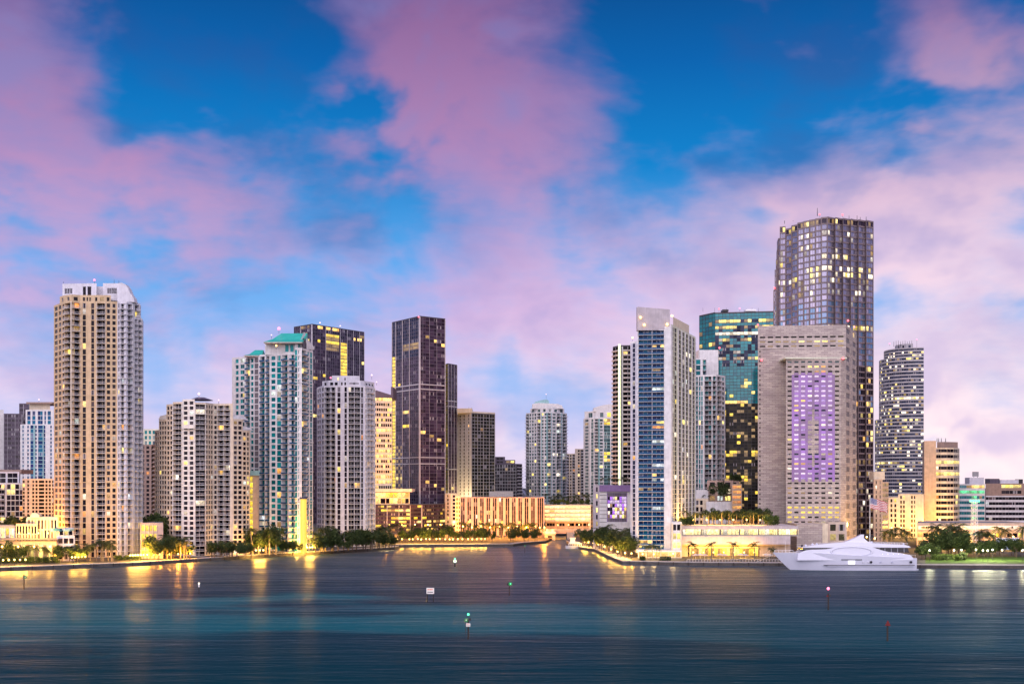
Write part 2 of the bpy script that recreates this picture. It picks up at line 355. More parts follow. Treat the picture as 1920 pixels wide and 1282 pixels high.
class Building:
    def __init__(s, name, label, cat='building', at=(960, 700), group=None, glassm='glass_dark', wall='white', trim=None, slab='slab', lit=.04, pal='warm', far=False, rail='bars', seed=1, zb=1.7, balc=1.2, gridm=None):
        s.root = thing(name, label, cat, (X(at[0], at[1]), at[1], 0), group)
        s.off = tuple(s.root.location); s.wallmb = MB(); s.panes = []; s.balcs = []; s.k = dict(glassm=glassm, wall=wall, trim=trim or wall, slab=slab, lit=lit, pal=pal, rail=rail, balc=balc, gridm=gridm)
        s.far = far; s.rng = random.Random(seed); s.zb = zb; s.roofmb = MB()
    def vol(s, pts, ytop=None, ztop=None, zb=None, edges=(), fh=3.3, depth=30, force=None, nfl=None, parapet=.9, roof=True, bands=(), dref=None, **kw):
        """one prismatic volume: pts = [(column px, distance)] along the visible fronts left to right, closed at the back"""
        k = dict(s.k); k.update(kw)
        W = [Vector((X(p, D), D)) for p, D in pts]
        dref = dref or min(D for p, D in pts)
        z1 = ztop if ztop is not None else Z(ytop, dref); z0 = s.zb if zb is None else zb
        ymax = max(a.y for a in W) + depth
        yr, yl = max(ymax, W[-1].y + depth), max(ymax, W[0].y + depth)
        back = [Vector((W[-1].x * (yr / W[-1].y * 1.004 if W[-1].x < 0 else 1), yr)), Vector((W[0].x * (yl / W[0].y * 1.004 if W[0].x > 0 else 1), yl))]
        if back[0].x < back[1].x + 1: mx_ = (back[0].x + back[1].x) / 2; back = [Vector((mx_ + .5, yr)), Vector((mx_ - .5, yl))]
        nfl = nfl or max(1, round((z1 - parapet - z0) / fh)); fl = (z1 - parapet - z0) / nfl
        for e in range(len(W) - 1):
            toks = edges[e % len(edges)] if edges else 's1'
            s.facade(W[e], W[e + 1], z0, fl, nfl, toks, k, force, e, z1)
            for (zz, hh, pr, mt) in bands: s.strip(W[e], W[e + 1], zz, hh, pr, mt)
        ring = W + back; mw = s.wallmb
        for i in range(len(W) - 1, len(ring)):
            a, b = ring[i], ring[(i + 1) % len(ring)]
            mw.face(((a.x, a.y, z0), (b.x, b.y, z0), (b.x, b.y, z1), (a.x, a.y, z1)), k['wall'])
        if roof:
            zr = z1 - .35
            s.roofmb.face([(p.x, p.y, zr) for p in ring], kw.get('roofm', 'roof_grey'))
        return z1
    def strip(s, A, B, z, h, pr, mat):
        u = (B - A); L = u.length; u /= L; n = Vector((u.y, -u.x)); mw = s.wallmb
        a, b = A - u * .02, B + u * .02
        lo = [(a.x, a.y), (a.x + n.x * pr, a.y + n.y * pr), (b.x + n.x * pr, b.y + n.y * pr), (b.x, b.y)]
        mw.hexa([(p[0], p[1], z) for p in lo], [(p[0], p[1], z + h) for p in lo], mat)
    def facade(s, A, B, z0, fl, nfl, toks, k, force, e, z1):
        u = (B - A); L = u.length; u = u / L; n = Vector((u.y, -u.x)); rz = math.atan2(u.y, u.x)
        mw = s.wallmb; T = [(q[0], float(q[1:])) for q in toks.split()]; tot = sum(q[1] for q in T); x = 0.
        P = lambda uu, dd, zz: (A.x + u.x * uu + n.x * dd, A.y + u.y * uu + n.y * dd, zz)
        zt = z0 + fl * nfl
        quad = lambda a, b, c, dd, mat, d0=0.: mw.face((P(a, d0, c), P(b, d0, c), P(b, d0, dd), P(a, d0, dd)), mat)
        quad(0, L, zt, z1, k['wall'])                                    # parapet
        for ti, (c, wq) in enumerate(T):
            wm = wq / tot * L; x0, x1 = x, x + wm; x = x1
            if c in 'sm': quad(x0, x1, z0, zt, k['wall'] if c == 's' else k['trim']); continue
            if c == 'p':
                pr = .35; zc = zt + .15
                quad(x0, x1, z0, zc, k['trim'], pr)
                mw.face((P(x0, 0, z0), P(x0, pr, z0), P(x0, pr, zc), P(x0, 0, zc)), k['trim']); mw.face((P(x1, pr, z0), P(x1, 0, z0), P(x1, 0, zc), P(x1, pr, zc)), k['trim'])
                mw.face((P(x0, 0, zc), P(x0, pr, zc), P(x1, pr, zc), P(x1, 0, zc)), k['trim'])
                continue
            mside, sill, head, rec, split = KIND[c]
            if c == 'B' and wm < 2: rec = .8
            a0, a1 = x0 + min(mside, wm * .2), x1 - min(mside, wm * .2)
            npan = max(1, round((a1 - a0) / split)); pw = (a1 - a0) / npan
            wallm = (k.get('gridm') or k['trim']) if c in 'gf' else k['wall']
            for i in range(nfl):
                zf = z0 + i * fl; c0, c1 = zf + fl * sill, zf + fl * (1 - head)
                quad(x0, x1, zf, c0, wallm); quad(x0, x1, c1, zf + fl, wallm)
                if a0 > x0: quad(x0, a0, c0, c1, wallm); quad(a1, x1, c0, c1, wallm)
                for (q0, q1) in (((a0, c0), (a1, c0)), ((a1, c0), (a1, c1)), ((a1, c1), (a0, c1)), ((a0, c1), (a0, c0))):
                    mw.face((P(q0[0], 0, q0[1]), P(q1[0], 0, q1[1]), P(q1[0], -rec, q1[1]), P(q0[0], -rec, q0[1])), wallm)
                unit = None
                if s.rng.random() < k['lit']: unit = s.rng.choice(PALS[k['pal']])
                for j in range(npan):
                    b0, b1 = a0 + j * pw, a0 + (j + 1) * pw
                    if j:                                                    # mullion between panes
                        quad(b0 - .07, b0 + .07, c0, c1, k['trim'], -rec + .09); b0 += .05
                    mat = unit if (unit and (npan < 2 or s.rng.random() < .75)) else k['glassm']
                    if force:
                        g = force(e, ti, i, nfl, j)
                        if g: mat = g
                    s.panes.append((P(b0, -rec, c0), rz, b1 - b0, c1 - c0, mat))
                if c == 'B': s.balcs.append((P(x0, 0, zf), rz, wm, k['balc'], k['slab'], k['rail'], fl))
    def block(s, name, px0, px1, y0, y1, D, depth, mat, D2=None, z0=None, roofm=None):
        """a plain solid between two columns and rows at distance D"""
        D2 = D2 or D; zb = Z(y0, D) if z0 is None else z0; zt = Z(y1, D); mb = MB()
        A, B = (X(px0, D), D), (X(px1, D2), D2); ring = [A, B, (B[0], B[1] + depth), (A[0], A[1] + depth)]
        mb.hexa([(p[0], p[1], zb) for p in ring], [(p[0], p[1], zt) for p in ring], mat)
        return link(name, mb.mesh(name, s.off), s.root)
    def profile(s, name, pts, D, depth, mat, D2=None):
        """an outline in the frontal plane at distance D, with real depth"""
        mb = MB(); xs = [p[0] for p in pts]; x0, x1 = min(xs), max(xs); D2 = D2 or D
        dd = lambda px: D + (D2 - D) * (px - x0) / (x1 - x0)
        f = [(X(px, dd(px)), dd(px), Z(py, dd(px))) for px, py in pts]; b = [(a, y + depth, z) for a, y, z in f]; n = len(f)
        mb.face(f, mat); mb.face(b[::-1], mat)
        for i in range(n): mb.face((f[i], b[i], b[(i + 1) % n], f[(i + 1) % n]), mat)
        return link(name, mb.mesh(name, s.off), s.root)
    def beacon(s, px, py, D, mat='beacon_red', r=.75, mast=2.2):
        r *= .75
        mb = MB(); c = (X(px, D), D, Z(py, D)); mb.ball(c, r, mat); mb.tube((c[0], c[1], c[2] - mast), c, .1, .08, 'dark_metal')
        link('beacon_light', mb.mesh('beacon_light', s.off), s.root)
    def mast(s, px, y0, y1, D, r=.12):
        mb = MB(); mb.tube((X(px, D), D, Z(y0, D)), (X(px, D), D, Z(y1, D)), r, r * .5, 'dark_metal'); link('antenna', mb.mesh('antenna', s.off), s.root)
    def finish(s, limit=290):
        link('wall', s.wallmb.mesh('wall', s.off), s.root)
        if s.roofmb.f: link('roof', s.roofmb.mesh('roof', s.off), s.root)
        P = s.panes; O = Vector(s.off)
        if s.far: single, rest = [], P
        else:
            order = sorted(range(len(P)), key=lambda i: (0 if P[i][4].startswith(('lit', 'led')) else 1, -round(P[i][2] * P[i][3], 1), P[i][0][1]))
            single = [P[i] for i in order[:limit]]; rest = [P[i] for i in order[limit:]]
        for (p, rz, wq, hq, mat) in single:
            o = link('window', pane_mesh(mat), s.root, Vector(p) - O); o.rotation_euler[2] = rz; o.scale = (wq, .08, hq)
        if rest:
            mb = MB()
            for (p, rz, wq, hq, mat) in rest:
                cu, su = math.cos(rz), math.sin(rz)
                q = lambda a, b, c: (p[0] + cu * a - su * b, p[1] + su * a + cu * b, p[2] + c)
                mb.face((q(0, 0, 0), q(wq, 0, 0), q(wq, 0, hq), q(0, 0, hq)), mat, UVQ)
                mb.face((q(wq, .08, 0), q(0, .08, 0), q(0, .08, hq), q(wq, .08, hq)), mat)
            link('glazing', mb.mesh('glazing', s.off), s.root, kind='stuff')
        bl = s.balcs
        if s.far: bs, br = [], bl
        else: bs, br = bl[:limit], bl[limit:]
        for (p, rz, wm, dep, slab, rail, fl) in bs:
            me, wq = balcony_mesh(wm, dep, slab, rail)
            o = link('balcony', me, s.root, Vector(p) - O); o.rotation_euler[2] = rz; o.scale = (wm / wq, 1, 1)
        if br:
            mb = MB()
            for (p, rz, wm, dep, slab, rail, fl) in br:
                cu, su = math.cos(rz), math.sin(rz); q = lambda a, b, c: (p[0] + cu * a - su * b, p[1] + su * a + cu * b, p[2] + c)
                for (y0, y1, za, zc, mt) in ((-dep, -.004, -.12, .12, slab), (-dep + .03, -dep + .1, .5, 1.05, 'rail_metal')):
                    mb.hexa([q(0, y0, za), q(wm, y0, za), q(wm, y1, za), q(0, y1, za)], [q(0, y0, zc), q(wm, y0, zc), q(wm, y1, zc), q(0, y1, zc)], mt)
            link('balcony_tiers', mb.mesh('balcony_tiers', s.off), s.root, kind='stuff')
        return s.root
# ------------------------------------------------------------------ water
m, t = newmat('bay_water')
c = t.node('ShaderNodeTexCoord').outputs['Object']; wx, wy, _ = t.sep(c)
# a pale sandy shoal gives a teal band across the bay, the channel is deep navy
edge = t.math('ADD', wy, t.math('ADD', t.math('MULTIPLY', t.math('SUBTRACT', t.noise(t.vec('MULTIPLY', c, (.0075, .018, 1)), 1., 3, .55), .5), 240.), t.math('MULTIPLY', wx, .10)))
band = t.math('MULTIPLY', t.mapr(edge, 285, 335, 0, 1, True), t.mapr(edge, 385, 425, 1, 0, True))
band = t.math('MULTIPLY', band, t.mapr(wx, -30, 90, 1, .35, True))
deep = t.mix(t.mapr(wy, 240, 420, 0, 1), (.0002, .036, .052), (.0006, .026, .050))
t.put(t.p.inputs['Base Color'], t.mix(t.math('MULTIPLY', band, .85), deep, (.0003, .11, .14)))
s1 = t.noise(t.vec('MULTIPLY', c, (.030, .16, 1)), 1., 4, .6)
s2 = t.noise(t.vec('MULTIPLY', c, (.22, .75, 1)), 1., 3, .55)
s0 = t.noise(t.vec('MULTIPLY', c, (.006, .045, 1)), 1., 3, .5)
hgt = t.math('ADD', t.math('ADD', t.math('MULTIPLY', s1, .62), t.math('MULTIPLY', s2, .13)), t.math('MULTIPLY', s0, .9))
bp = t.node('ShaderNodeBump'); bp.inputs['Strength'].default_value = .5; bp.inputs['Distance'].default_value = 1.0
t.l.new(hgt, bp.inputs['Height'])
t.l.new(bp.outputs[0], t.p.inputs['Normal']); t.p.inputs['Roughness'].default_value = .9; t.p.inputs['Specular IOR Level'].default_value = 0
# mean reflectance of a wind-rippled surface stays well under a flat mirror's at grazing angles
gl = t.node('ShaderNodeBsdfGlossy'); t.l.new(bp.outputs[0], gl.inputs['Normal'])
t.put(gl.inputs['Roughness'], t.mapr(t.noise(t.vec('MULTIPLY', c, (.006, .04, 1)), 1., 3, .6), .35, .65, .30, .44))
fr = t.node('ShaderNodeFresnel'); fr.inputs['IOR'].default_value = 1.33; t.l.new(bp.outputs[0], fr.inputs['Normal'])
fac = t.math('MULTIPLY', t.math('POWER', fr.outputs[0], 2.9), .76)
mx = t.node('ShaderNodeMixShader'); t.l.new(fac, mx.inputs[0]); t.l.new(t.p.outputs[0], mx.inputs[1]); t.l.new(gl.outputs[0], mx.inputs[2]); t.l.new(mx.outputs[0], t.o.inputs[0])
mb = MB(); mb.face([(-6000, -3000, 0), (6000, -3000, 0), (6000, 9000, 0), (-6000, 9000, 0)], 'bay_water')
link('water', mb.mesh('water'), kind='structure')

# ------------------------------------------------------------------ land: three quays with sea walls (z = 1.7 m)
LZ = 1.7
def shore(px, py): D = DW(py); return (X(px, D), D)
left_shore = [(-420, 470), shore(0, 1070), shore(260, 1060), shore(500, 1044), shore(600, 1038.6), shore(740, 1030), shore(748, 1027.5)]
mid_shore = [shore(742, 1025.5), shore(962, 1024), shore(985, 1021), shore(1024, 1018)]
right_shore = [shore(1062, 1018), shore(1088, 1030), shore(1115, 1033.5), shore(1142, 1047), shore(1167, 1057.5), shore(1300, 1060), shore(1480, 1061), shore(1740, 1065), shore(1925, 1066), (500, 560)]
def quay(name, line, back, top='promenade', walk=7.0):
    """ground sheet, paved walk along the edge and a sea wall with coping"""
    P = [Vector(p) for p in line]
    mb = MB(); poly = [(p.x, p.y, LZ) for p in P] + [(b[0], b[1], LZ) for b in back]
    mb.face(poly, 'asphalt'); link(name, mb.mesh(name), kind='structure')
    wl = MB(); cp = MB(); pv = MB()
    inn = []
    for i, p in enumerate(P):
        a = P[max(0, i - 1)]; b = P[min(len(P) - 1, i + 1)]; u = (b - a).normalized(); inn.append(Vector((-u.y, u.x)))
    for i in range(len(P) - 1):
        a, b, na, nb = P[i], P[i + 1], inn[i], inn[i + 1]
        q = lambda p, n, k, z: (p.x + n.x * k, p.y + n.y * k, z)
        wl.face((q(a, na, 0, -2), q(b, nb, 0, -2), q(b, nb, 0, LZ - .02), q(a, na, 0, LZ - .02)), 'sea_wall')
        cp.hexa([q(a, na, -.25, LZ - .15), q(b, nb, -.25, LZ - .15), q(b, nb, .55, LZ - .15), q(a, na, .55, LZ - .15)], [q(a, na, -.25, LZ + .12), q(b, nb, -.25, LZ + .12), q(b, nb, .55, LZ + .12), q(a, na, .55, LZ + .12)], 'concrete')
        pv.face((q(a, na, .55, LZ + .006), q(b, nb, .55, LZ + .006), q(b, nb, walk, LZ + .006), q(a, na, walk, LZ + .006)), top)
    link('sea_wall', wl.mesh('sea_wall'), kind='structure'); link('kerb', cp.mesh('kerb'), kind='structure'); link('promenade', pv.mesh('promenade'), kind='structure')
surf('sea_wall', (.10, .09, .085), .9, .4, .5)
quay('ground', left_shore, [(-140, 800), (-300, 860), (-2500, 1200), (-2500, 470)])
quay('ground', mid_shore, [(34, 900), (60, 9000), (-6000, 9000), (-6000, 1210), (-300, 870), (-110, 790)])
quay('ground', right_shore, [(6000, 560), (6000, 9000), (75, 9000), (50, 900)])
# riverbed lip behind the bridge so the channel closes
# park lawn at the right
mb = MB(); Dl = 588
mb.face([(X(1735, Dl), Dl, LZ + .01), (X(1925, Dl), Dl, LZ + .01), (X(1925, 640), 640, LZ + .01), (X(1735, 640), 640, LZ + .01)], 'grass')
link('lawn', mb.mesh('lawn'), kind='structure')
# ================================================================== BUILDINGS, left to right
# ---- cream and lavender residential tower, far left of the waterfront
b = Building('apartment_tower', 'tall cream and lavender balconied apartment tower beside the golden restaurant house', at=(180, 640), wall='tan', trim='tan_trim', slab='slab_white', lit=.085, seed=3)
z = b.vol([(101, 652), (116, 641), (121, 637), (132.5, 633), (134.5, 633), (149.5, 635.5), (181, 636), (198, 636), (220, 638)], 563,
      edges=['s.7 w2.4 s1 w2.1 s.6', 's.5 w2.5 s.5', 'B1', 'p1', 'B1', 's5.5 t6 s10 t5.5 s4.5', 'p.7 B15 p.7', 's2.4 w6 s4.4 w6 s3.2'], fh=3.12, depth=26, bands=[])
b.vol([(112, 644), (122, 639), (134, 636.5), (150, 638.5), (208, 639)], 552, zb=z - .3, nfl=1, edges=['s1 w1 s1', 's1 w1 s1', 's1 w2 s1', 's2 w1.6 s1 w1 s1 w1 s3 w1.6 s2 w2.6 s2 w2 s1'], depth=22)
b.vol([(220, 638), (226, 639), (237, 638.5), (248, 642), (251, 644)], 565, edges=['s2 w2 s2', 'B1', 'B1', 'p1'], wall='lavender_white', trim='white', fh=3.12, depth=24)
b.vol([(251, 644), (266, 649)], 594, edges=['p.5 B6 p.5 B6 p.5'], wall='lavender_white', trim='white', fh=3.12, depth=14)
b.vol([(251, 645), (262, 648.7)], 567, zb=Z(594, 644), edges=['p.8 B6 p.6'], wall='lavender_white', trim='white', fh=3.12, depth=10)
zt = Z(553, 636)
b.vol([(117, 650), (181, 648)], 531, zb=zt - 1, nfl=1, edges=['s3 h1.6 s.5 h1.6 s.5 h1.6 s.5 h1.6 s.5 h1.6 s14 w4 s2 w5 s7'], wall='lavender_white', depth=16)
b.vol([(181, 652), (193, 652)], 537, zb=zt - 1, wall='lavender_white', depth=10)
b.vol([(193, 650), (227, 650)], 531, zb=zt - 1, nfl=1, edges=['s5 h1.6 s.6 h1.6 s.6 h1.6 s.6 h1.6 s.6 h1.6 s5'], wall='lavender_white', depth=14)
b.profile('crown_gable', [(220, 566), (220, 531), (228, 530), (235, 533), (240, 540), (244, 550), (250, 558), (252, 566)], 641, 6, 'lavender_white')
b.beacon(177, 525, 655, 'light_pink', .8); b.mast(119, 531, 528, 650); b.mast(214, 531, 524, 650); b.mast(223, 531, 526, 650)
b.finish()
# ---- far left back row
b = Building('office_tower', 'dark plum banded tower at the far left edge behind the white stepped building', at=(25, 1050), wall='plum_frame', trim='steel_line', glassm='glass_plum', far=True, lit=.01, seed=4)
b.vol([(7, 1050), (42, 1052)], 775, edges=['p.6 n4 p.3 n9 p.3 n8 p.6'], fh=4.0, depth=30); b.vol([(36, 1075), (52, 1075)], 756, edges=['n1 m.1 n1'], fh=4)
b.finish()
b = Building('apartment_tower', 'narrow white slab block cut by the left frame edge', at=(0, 1060), wall='white', far=True, seed=5)
b.vol([(-30, 1060), (7, 1060)], 768, edges=['s2 w1 s1 w1 s2'], fh=3.6); b.finish()
b = Building('apartment_tower', 'white and blue striped slender tower with a lit flat crown, left of the cream tower', at=(72, 1000), wall='white', trim='teal_trim', glassm='glass_blue', far=True, lit=.01, seed=6)
b.vol([(38, 1005), (48, 1000), (100, 1000)], 795, edges=['s1 w.8 s1', 's1 w1 s1 g2 p1 w1 s.8 g3 p.6 t1 s3 w1 s1'], fh=3.3)
b.vol([(48, 1003), (100, 1003)], 768, zb=Z(796, 1000), edges=['s1 t2 s1 t2 s1.4 t3 s1 t1 s1 t2 s1.5'], fh=4.2)
b.vol([(55, 1010), (94, 1010)], 757, zb=Z(769, 1000), wall='sand_light'); b.block('crown_slab', 49, 98, 757, 753.5, 1006, 26, 'brown'); b.beacon(73, 749, 1010, 'beacon_white', .8, 3)
b.finish()
b = Building('terraced_building', 'low white stepped building with a pale blue roof terrace at the left edge', at=(20, 770), wall='lavender_white', trim='white', glassm='glass_dark', lit=.22, pal='warm', far=True, seed=7)
b.vol([(-30, 775), (12, 770), (44, 772)], 905, edges=['p.4 B3 p.4 B3 p.3', 'p.3 g3 p.3 g3 p.3 g3 p.3 g3'], fh=3.6, depth=30, roofm='slab_white')
b.vol([(-30, 785), (36, 782)], 884, zb=Z(906, 770), nfl=2, edges=['s1 g5 s1 g6 s1 g6 s1'], roofm='slab_white', lit=.1); b.block('roof_canopy', -20, 40, 888, 880, 800, 20, 'brown')
b.finish()
b = Building('apartment_block', 'cream gridded mid-rise block just left of the tall cream tower', at=(72, 740), wall='sand_light', trim='cream_trim', glassm='glass_black', far=True, lit=.02, seed=8)
b.vol([(42, 742), (58, 738), (100, 738)], 897, edges=['w1 s1 w1 s.8', 's.8 w1.6 s.8 w1.6 s.8 w4 s.8 w1.6 s.8 w1.6 s.8 w1'], fh=2.3, depth=30); b.finish()
b = Building('apartment_tower', 'narrow brown tower between the cream tower and the stepped cream block', at=(278, 900), wall='brown', trim='pink', glassm='glass_dark', far=True, lit=.015, seed=9)
b.vol([(263, 900), (284, 898), (296, 905)], 833, edges=['s1 w1 s1 w1.6 s1', 'B2 s.6 w1 s.6'], fh=3.2); b.finish()
b = Building('apartment_tower', 'pale teal windowed tower top peeking over the narrow brown tower', at=(278, 1000), wall='pale_green', trim='white', glassm='glass_teal', far=True, seed=10, lit=.02)
b.vol([(262, 1000), (300, 1000)], 804, edges=['s.6 w1.5 s1 w1.5 s1 w1.5 s1 w1.5 s1 w1.5 s.6'], fh=4.5); b.finish()

# ---- stepped cream block
b = Building('apartment_block', 'wide stepped cream apartment block with a domed roof feature, right of the tall cream tower', at=(380, 650), wall='cream', trim='cream_trim', slab='slab_white', lit=.08, seed=12)
fh = 2.78
b.vol([(290, 672), (298, 664)], 806, edges=['s.5 w2 s.6 w1.6 s.4'], fh=fh, depth=12); b.vol([(298, 664), (312, 656)], 785, edges=['s.3 w2.3 s.5 w2.3 s.5 w2.3 s.3'], fh=fh, depth=16); b.vol([(312, 656), (324, 651)], 757, edges=['s.5 w2 s.9 w2 s.5'], fh=fh, depth=20)
b.vol([(324, 651), (342, 648.5)], 753, edges=['p.7 B10 p.7'], fh=fh, depth=24)
b.vol([(342, 648.5), (365, 646.5)], 748, edges=['s1.6 w4.8 s2.6 w4.8 s1.6'], fh=fh, depth=26, wall='cream_trim')
b.vol([(365, 646.5), (386, 649), (400, 657), (408, 658), (432, 656), (437, 656)], 754, edges=['p.7 B11 p.7', 's.4 w1.6 s.8 w1.6 s.8 w1.6 s.4', 's1 w2.6 s1', 'p.3 B5 p.3 B5 p.3', 's1'], fh=fh, depth=24)
b.vol([(437, 656), (455, 661)], 785, edges=['s.7 w3 s1 w3.2 s.7'], fh=fh, depth=18); b.vol([(455, 661), (468, 667)], 806, edges=['s.5 w2.4 s.8 w1.6 s.4'], fh=fh, depth=12)
arch = [(341, 800)] + [(341 + 12.2 * (1 - math.cos(math.pi * i / 8)), 800 - 4.5 * math.sin(math.pi * i / 8)) for i in range(1, 8)] + [(365.5, 800), (365.5, 803), (341, 803)]
b.profile('arched_hood', arch, 645.6, 1.6, 'cream_trim', 643.8)
mb = MB()
for i in range(8): mb.hexa([(X(372, 655) + 7 * math.cos(a) * 1., 660 + 7 * math.sin(a), Z(748, 650)) for a in [2 * math.pi * k / 10 for k in range(10)]], [(X(372, 655) + 2.2 * math.cos(a), 660 + 2.2 * math.sin(a), Z(742.5, 650)) for a in [2 * math.pi * k / 10 for k in range(10)]], 'plum_frame', False) if i == 0 else None
link('roof_dome', mb.mesh('roof_dome', b.off), b.root)
b.profile('roof_hip', [(437, 786), (437, 777), (447, 778), (456, 786)], 657, 14, 'slab_white', 662); b.profile('roof_hip', [(455, 806), (456, 799), (462, 800), (468, 806)], 662, 10, 'slab_white', 667); b.profile('roof_hip', [(297, 786), (300, 780), (311, 777), (312, 786)], 664, 12, 'cream_trim', 657)
b.beacon(373, 738, 660, 'beacon_white', .9, 4); b.beacon(410, 750, 660, 'beacon_white', .5, 2); b.finish()
# ---- low lit arcade between them
b = Building('pavilion', 'low peach pavilion with lit arcade windows between the cream towers', at=(285, 625), wall='pink', trim='sand_light', glassm='lit_gold', seed=13)
b.vol([(264, 628), (306, 626)], 980, edges=['p.5 w3 p.4 w3 p.4 w3 p.4 w3 p.4 s5'], fh=5.0, depth=26); b.finish()

# ---- white and teal tower with green hip roof
b = Building('apartment_tower', 'white and teal apartment tower with green hipped roof', at=(520, 690), wall='white', trim='white', glassm='glass_teal', slab='slab', rail='glass', lit=.07, seed=15)
fh = 3.5
b.vol([(435, 722), (461, 714)], 668, edges=['s1.6 w1.3 s.8 w1.8 s.6'], fh=fh, depth=18)
fo = lambda e, ti, i, n, j: 'louvre_grey' if (e == 0 and ti == 4) else None
b.vol([(461, 706), (487, 700)], 667, edges=['B3 s.8 w2 s.8 g3 s1'], fh=fh, depth=22, force=fo)
b.vol([(487, 700), (507, 697), (529, 694), (541, 689), (553, 691)], 661, edges=['p.5 B4 p1 B3 p.5', 's.8 w4 s1.5 t4 s1', 'p.3 B6', 'B6 p.3'], fh=fh, depth=30)
b.vol([(553, 691), (566, 691), (587, 708)], 652, edges=['t2.4 s1 w2.6 s1.3', 'B5 s1 w2 s1 t2.4 s.8'], fh=fh, depth=30, bands=[(Z(661, 690) - 17.5 * i, .5, .25, 'white') for i in range(1, 8)])
b.vol([(497, 697), (556, 694)], 641, zb=Z(662, 690) - .2, nfl=1, edges=['s14 w2.5 s1 w2.5 s2'], depth=24); b.vol([(553, 692), (570, 694)], 641, zb=Z(653, 690), depth=20, edges=['s1 w1 s1'], nfl=1)
def hip(name, ex0, ex1, ey, rx0, rx1, ry, D, dep, mat, mid=True):
    """pitched roof with a flared eave"""
    mb = MB(); e0 = Vector((X(ex0, D), D, Z(ey, D))); e1 = Vector((X(ex1, D), D, Z(ey, D))); yr = D + dep / 2
    r0 = Vector((X(rx0, D), yr, Z(ry, D))); r1 = Vector((X(rx1, D), yr, Z(ry, D)))
    k0, k1 = e0.lerp(r0, .5) - Vector((0, 0, .9)), e1.lerp(r1, .5) - Vector((0, 0, .9))
    f0 = Vector((e0.x, D + dep, e0.z)); f1 = Vector((e1.x, D + dep, e1.z)); g0, g1 = f0.lerp(r0, .5) - Vector((0, 0, .9)), f1.lerp(r1, .5) - Vector((0, 0, .9))
    for q in ((e0, e1, k1, k0), (k0, k1, r1, r0), (f1, f0, g0, g1), (g1, g0, r0, r1), (f0, e0, k0, g0), (g0, k0, r0), (e1, f1, g1, k1), (k1, g1, r1)): mb.face(q, mat)
    mb.hexa([e0 - Vector((0, 0, .6)), e1 - Vector((0, 0, .6)), f1 - Vector((0, 0, .6)), f0 - Vector((0, 0, .6))], [e0, e1, f1, f0], 'slab')
    return link(name, mb.mesh(name, b.off), b.root)
hip('hipped_roof', 494, 566, 641, 520, 570, 620, 689, 24, 'green_copper'); hip('hipped_roof', 457, 490, 666, 472, 488, 653, 700, 18, 'green_copper')
b.profile('gable_end', [(562, 655), (562, 641), (570, 622), (577, 637), (588, 650), (588, 655)], 692, 2.5, 'white', 709)
b.profile('gable_opening', [(566.5, 654), (566.5, 641), (569, 633), (572, 636), (574, 644), (574, 654)], 691.6, 1.5, 'glass_dark', 697)
b.beacon(523, 616, 700, 'light_pink', 1.3, 3); b.beacon(509, 628, 705, 'beacon_white', .5); b.beacon(518, 648, 690, 'globe_warm', .7); b.finish()
# gold-lit column and lit lobby on the teal tower's garden front
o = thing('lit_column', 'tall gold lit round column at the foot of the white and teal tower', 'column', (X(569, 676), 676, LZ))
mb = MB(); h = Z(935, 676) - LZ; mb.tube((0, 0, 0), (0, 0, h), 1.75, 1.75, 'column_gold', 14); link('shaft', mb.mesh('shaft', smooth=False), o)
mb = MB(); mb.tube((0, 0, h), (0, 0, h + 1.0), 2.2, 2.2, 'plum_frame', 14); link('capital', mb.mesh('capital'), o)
b = Building('pavilion', 'narrow gold lit stair block beside the stepped cream block', at=(475, 700), wall='sand', trim='sand_light', glassm='lit_gold', seed=16)
b.vol([(468, 700), (486, 700)], 890, edges=['g2 s1 s3'], fh=3.6, depth=14); b.block('teal_canopy', 467, 488, 891, 882, 699, 15, 'teal_trim'); b.finish()

# ---- dark banded tower with yellow stripe, behind
b = Building('apartment_tower', 'dark plum tower with one glowing yellow vertical stripe, behind the green-roofed tower', at=(600, 1150), wall='dark_frame', trim='steel_line', glassm='glass_plum', lit=.07, pal='gold', seed=17, gridm='plum_frame', slab='slab_dark')
def fo(e, ti, i, n, j):
    if e == 1 and ti == 8 and i < n - 4: return 'lit_gold'
    if e == 1 and ti == 5 and n - 7 <= i < n - 2: return 'lit_gold' if i in (n - 3, n - 5) else 'lit_dim'
    if e == 1 and ti == 5 and i % 3 and i < n - 16: return 'lit_dim' if j else None
z = b.vol([(551, 1172), (585, 1150), (683, 1212)], 607, edges=['g2 p.12 g3 p.2', 'p.15 g2 g2 g1 p.15 g5.2 g.4 p.12 g2.6 p.12 g2.4 p.12 g2.4 p.12 g1.8 p.1'], fh=3.35, depth=40, force=fo)
b.beacon(600, 605, 1160, 'beacon_white', .9); b.beacon(638, 611, 1180, 'beacon_white', .9); b.finish()

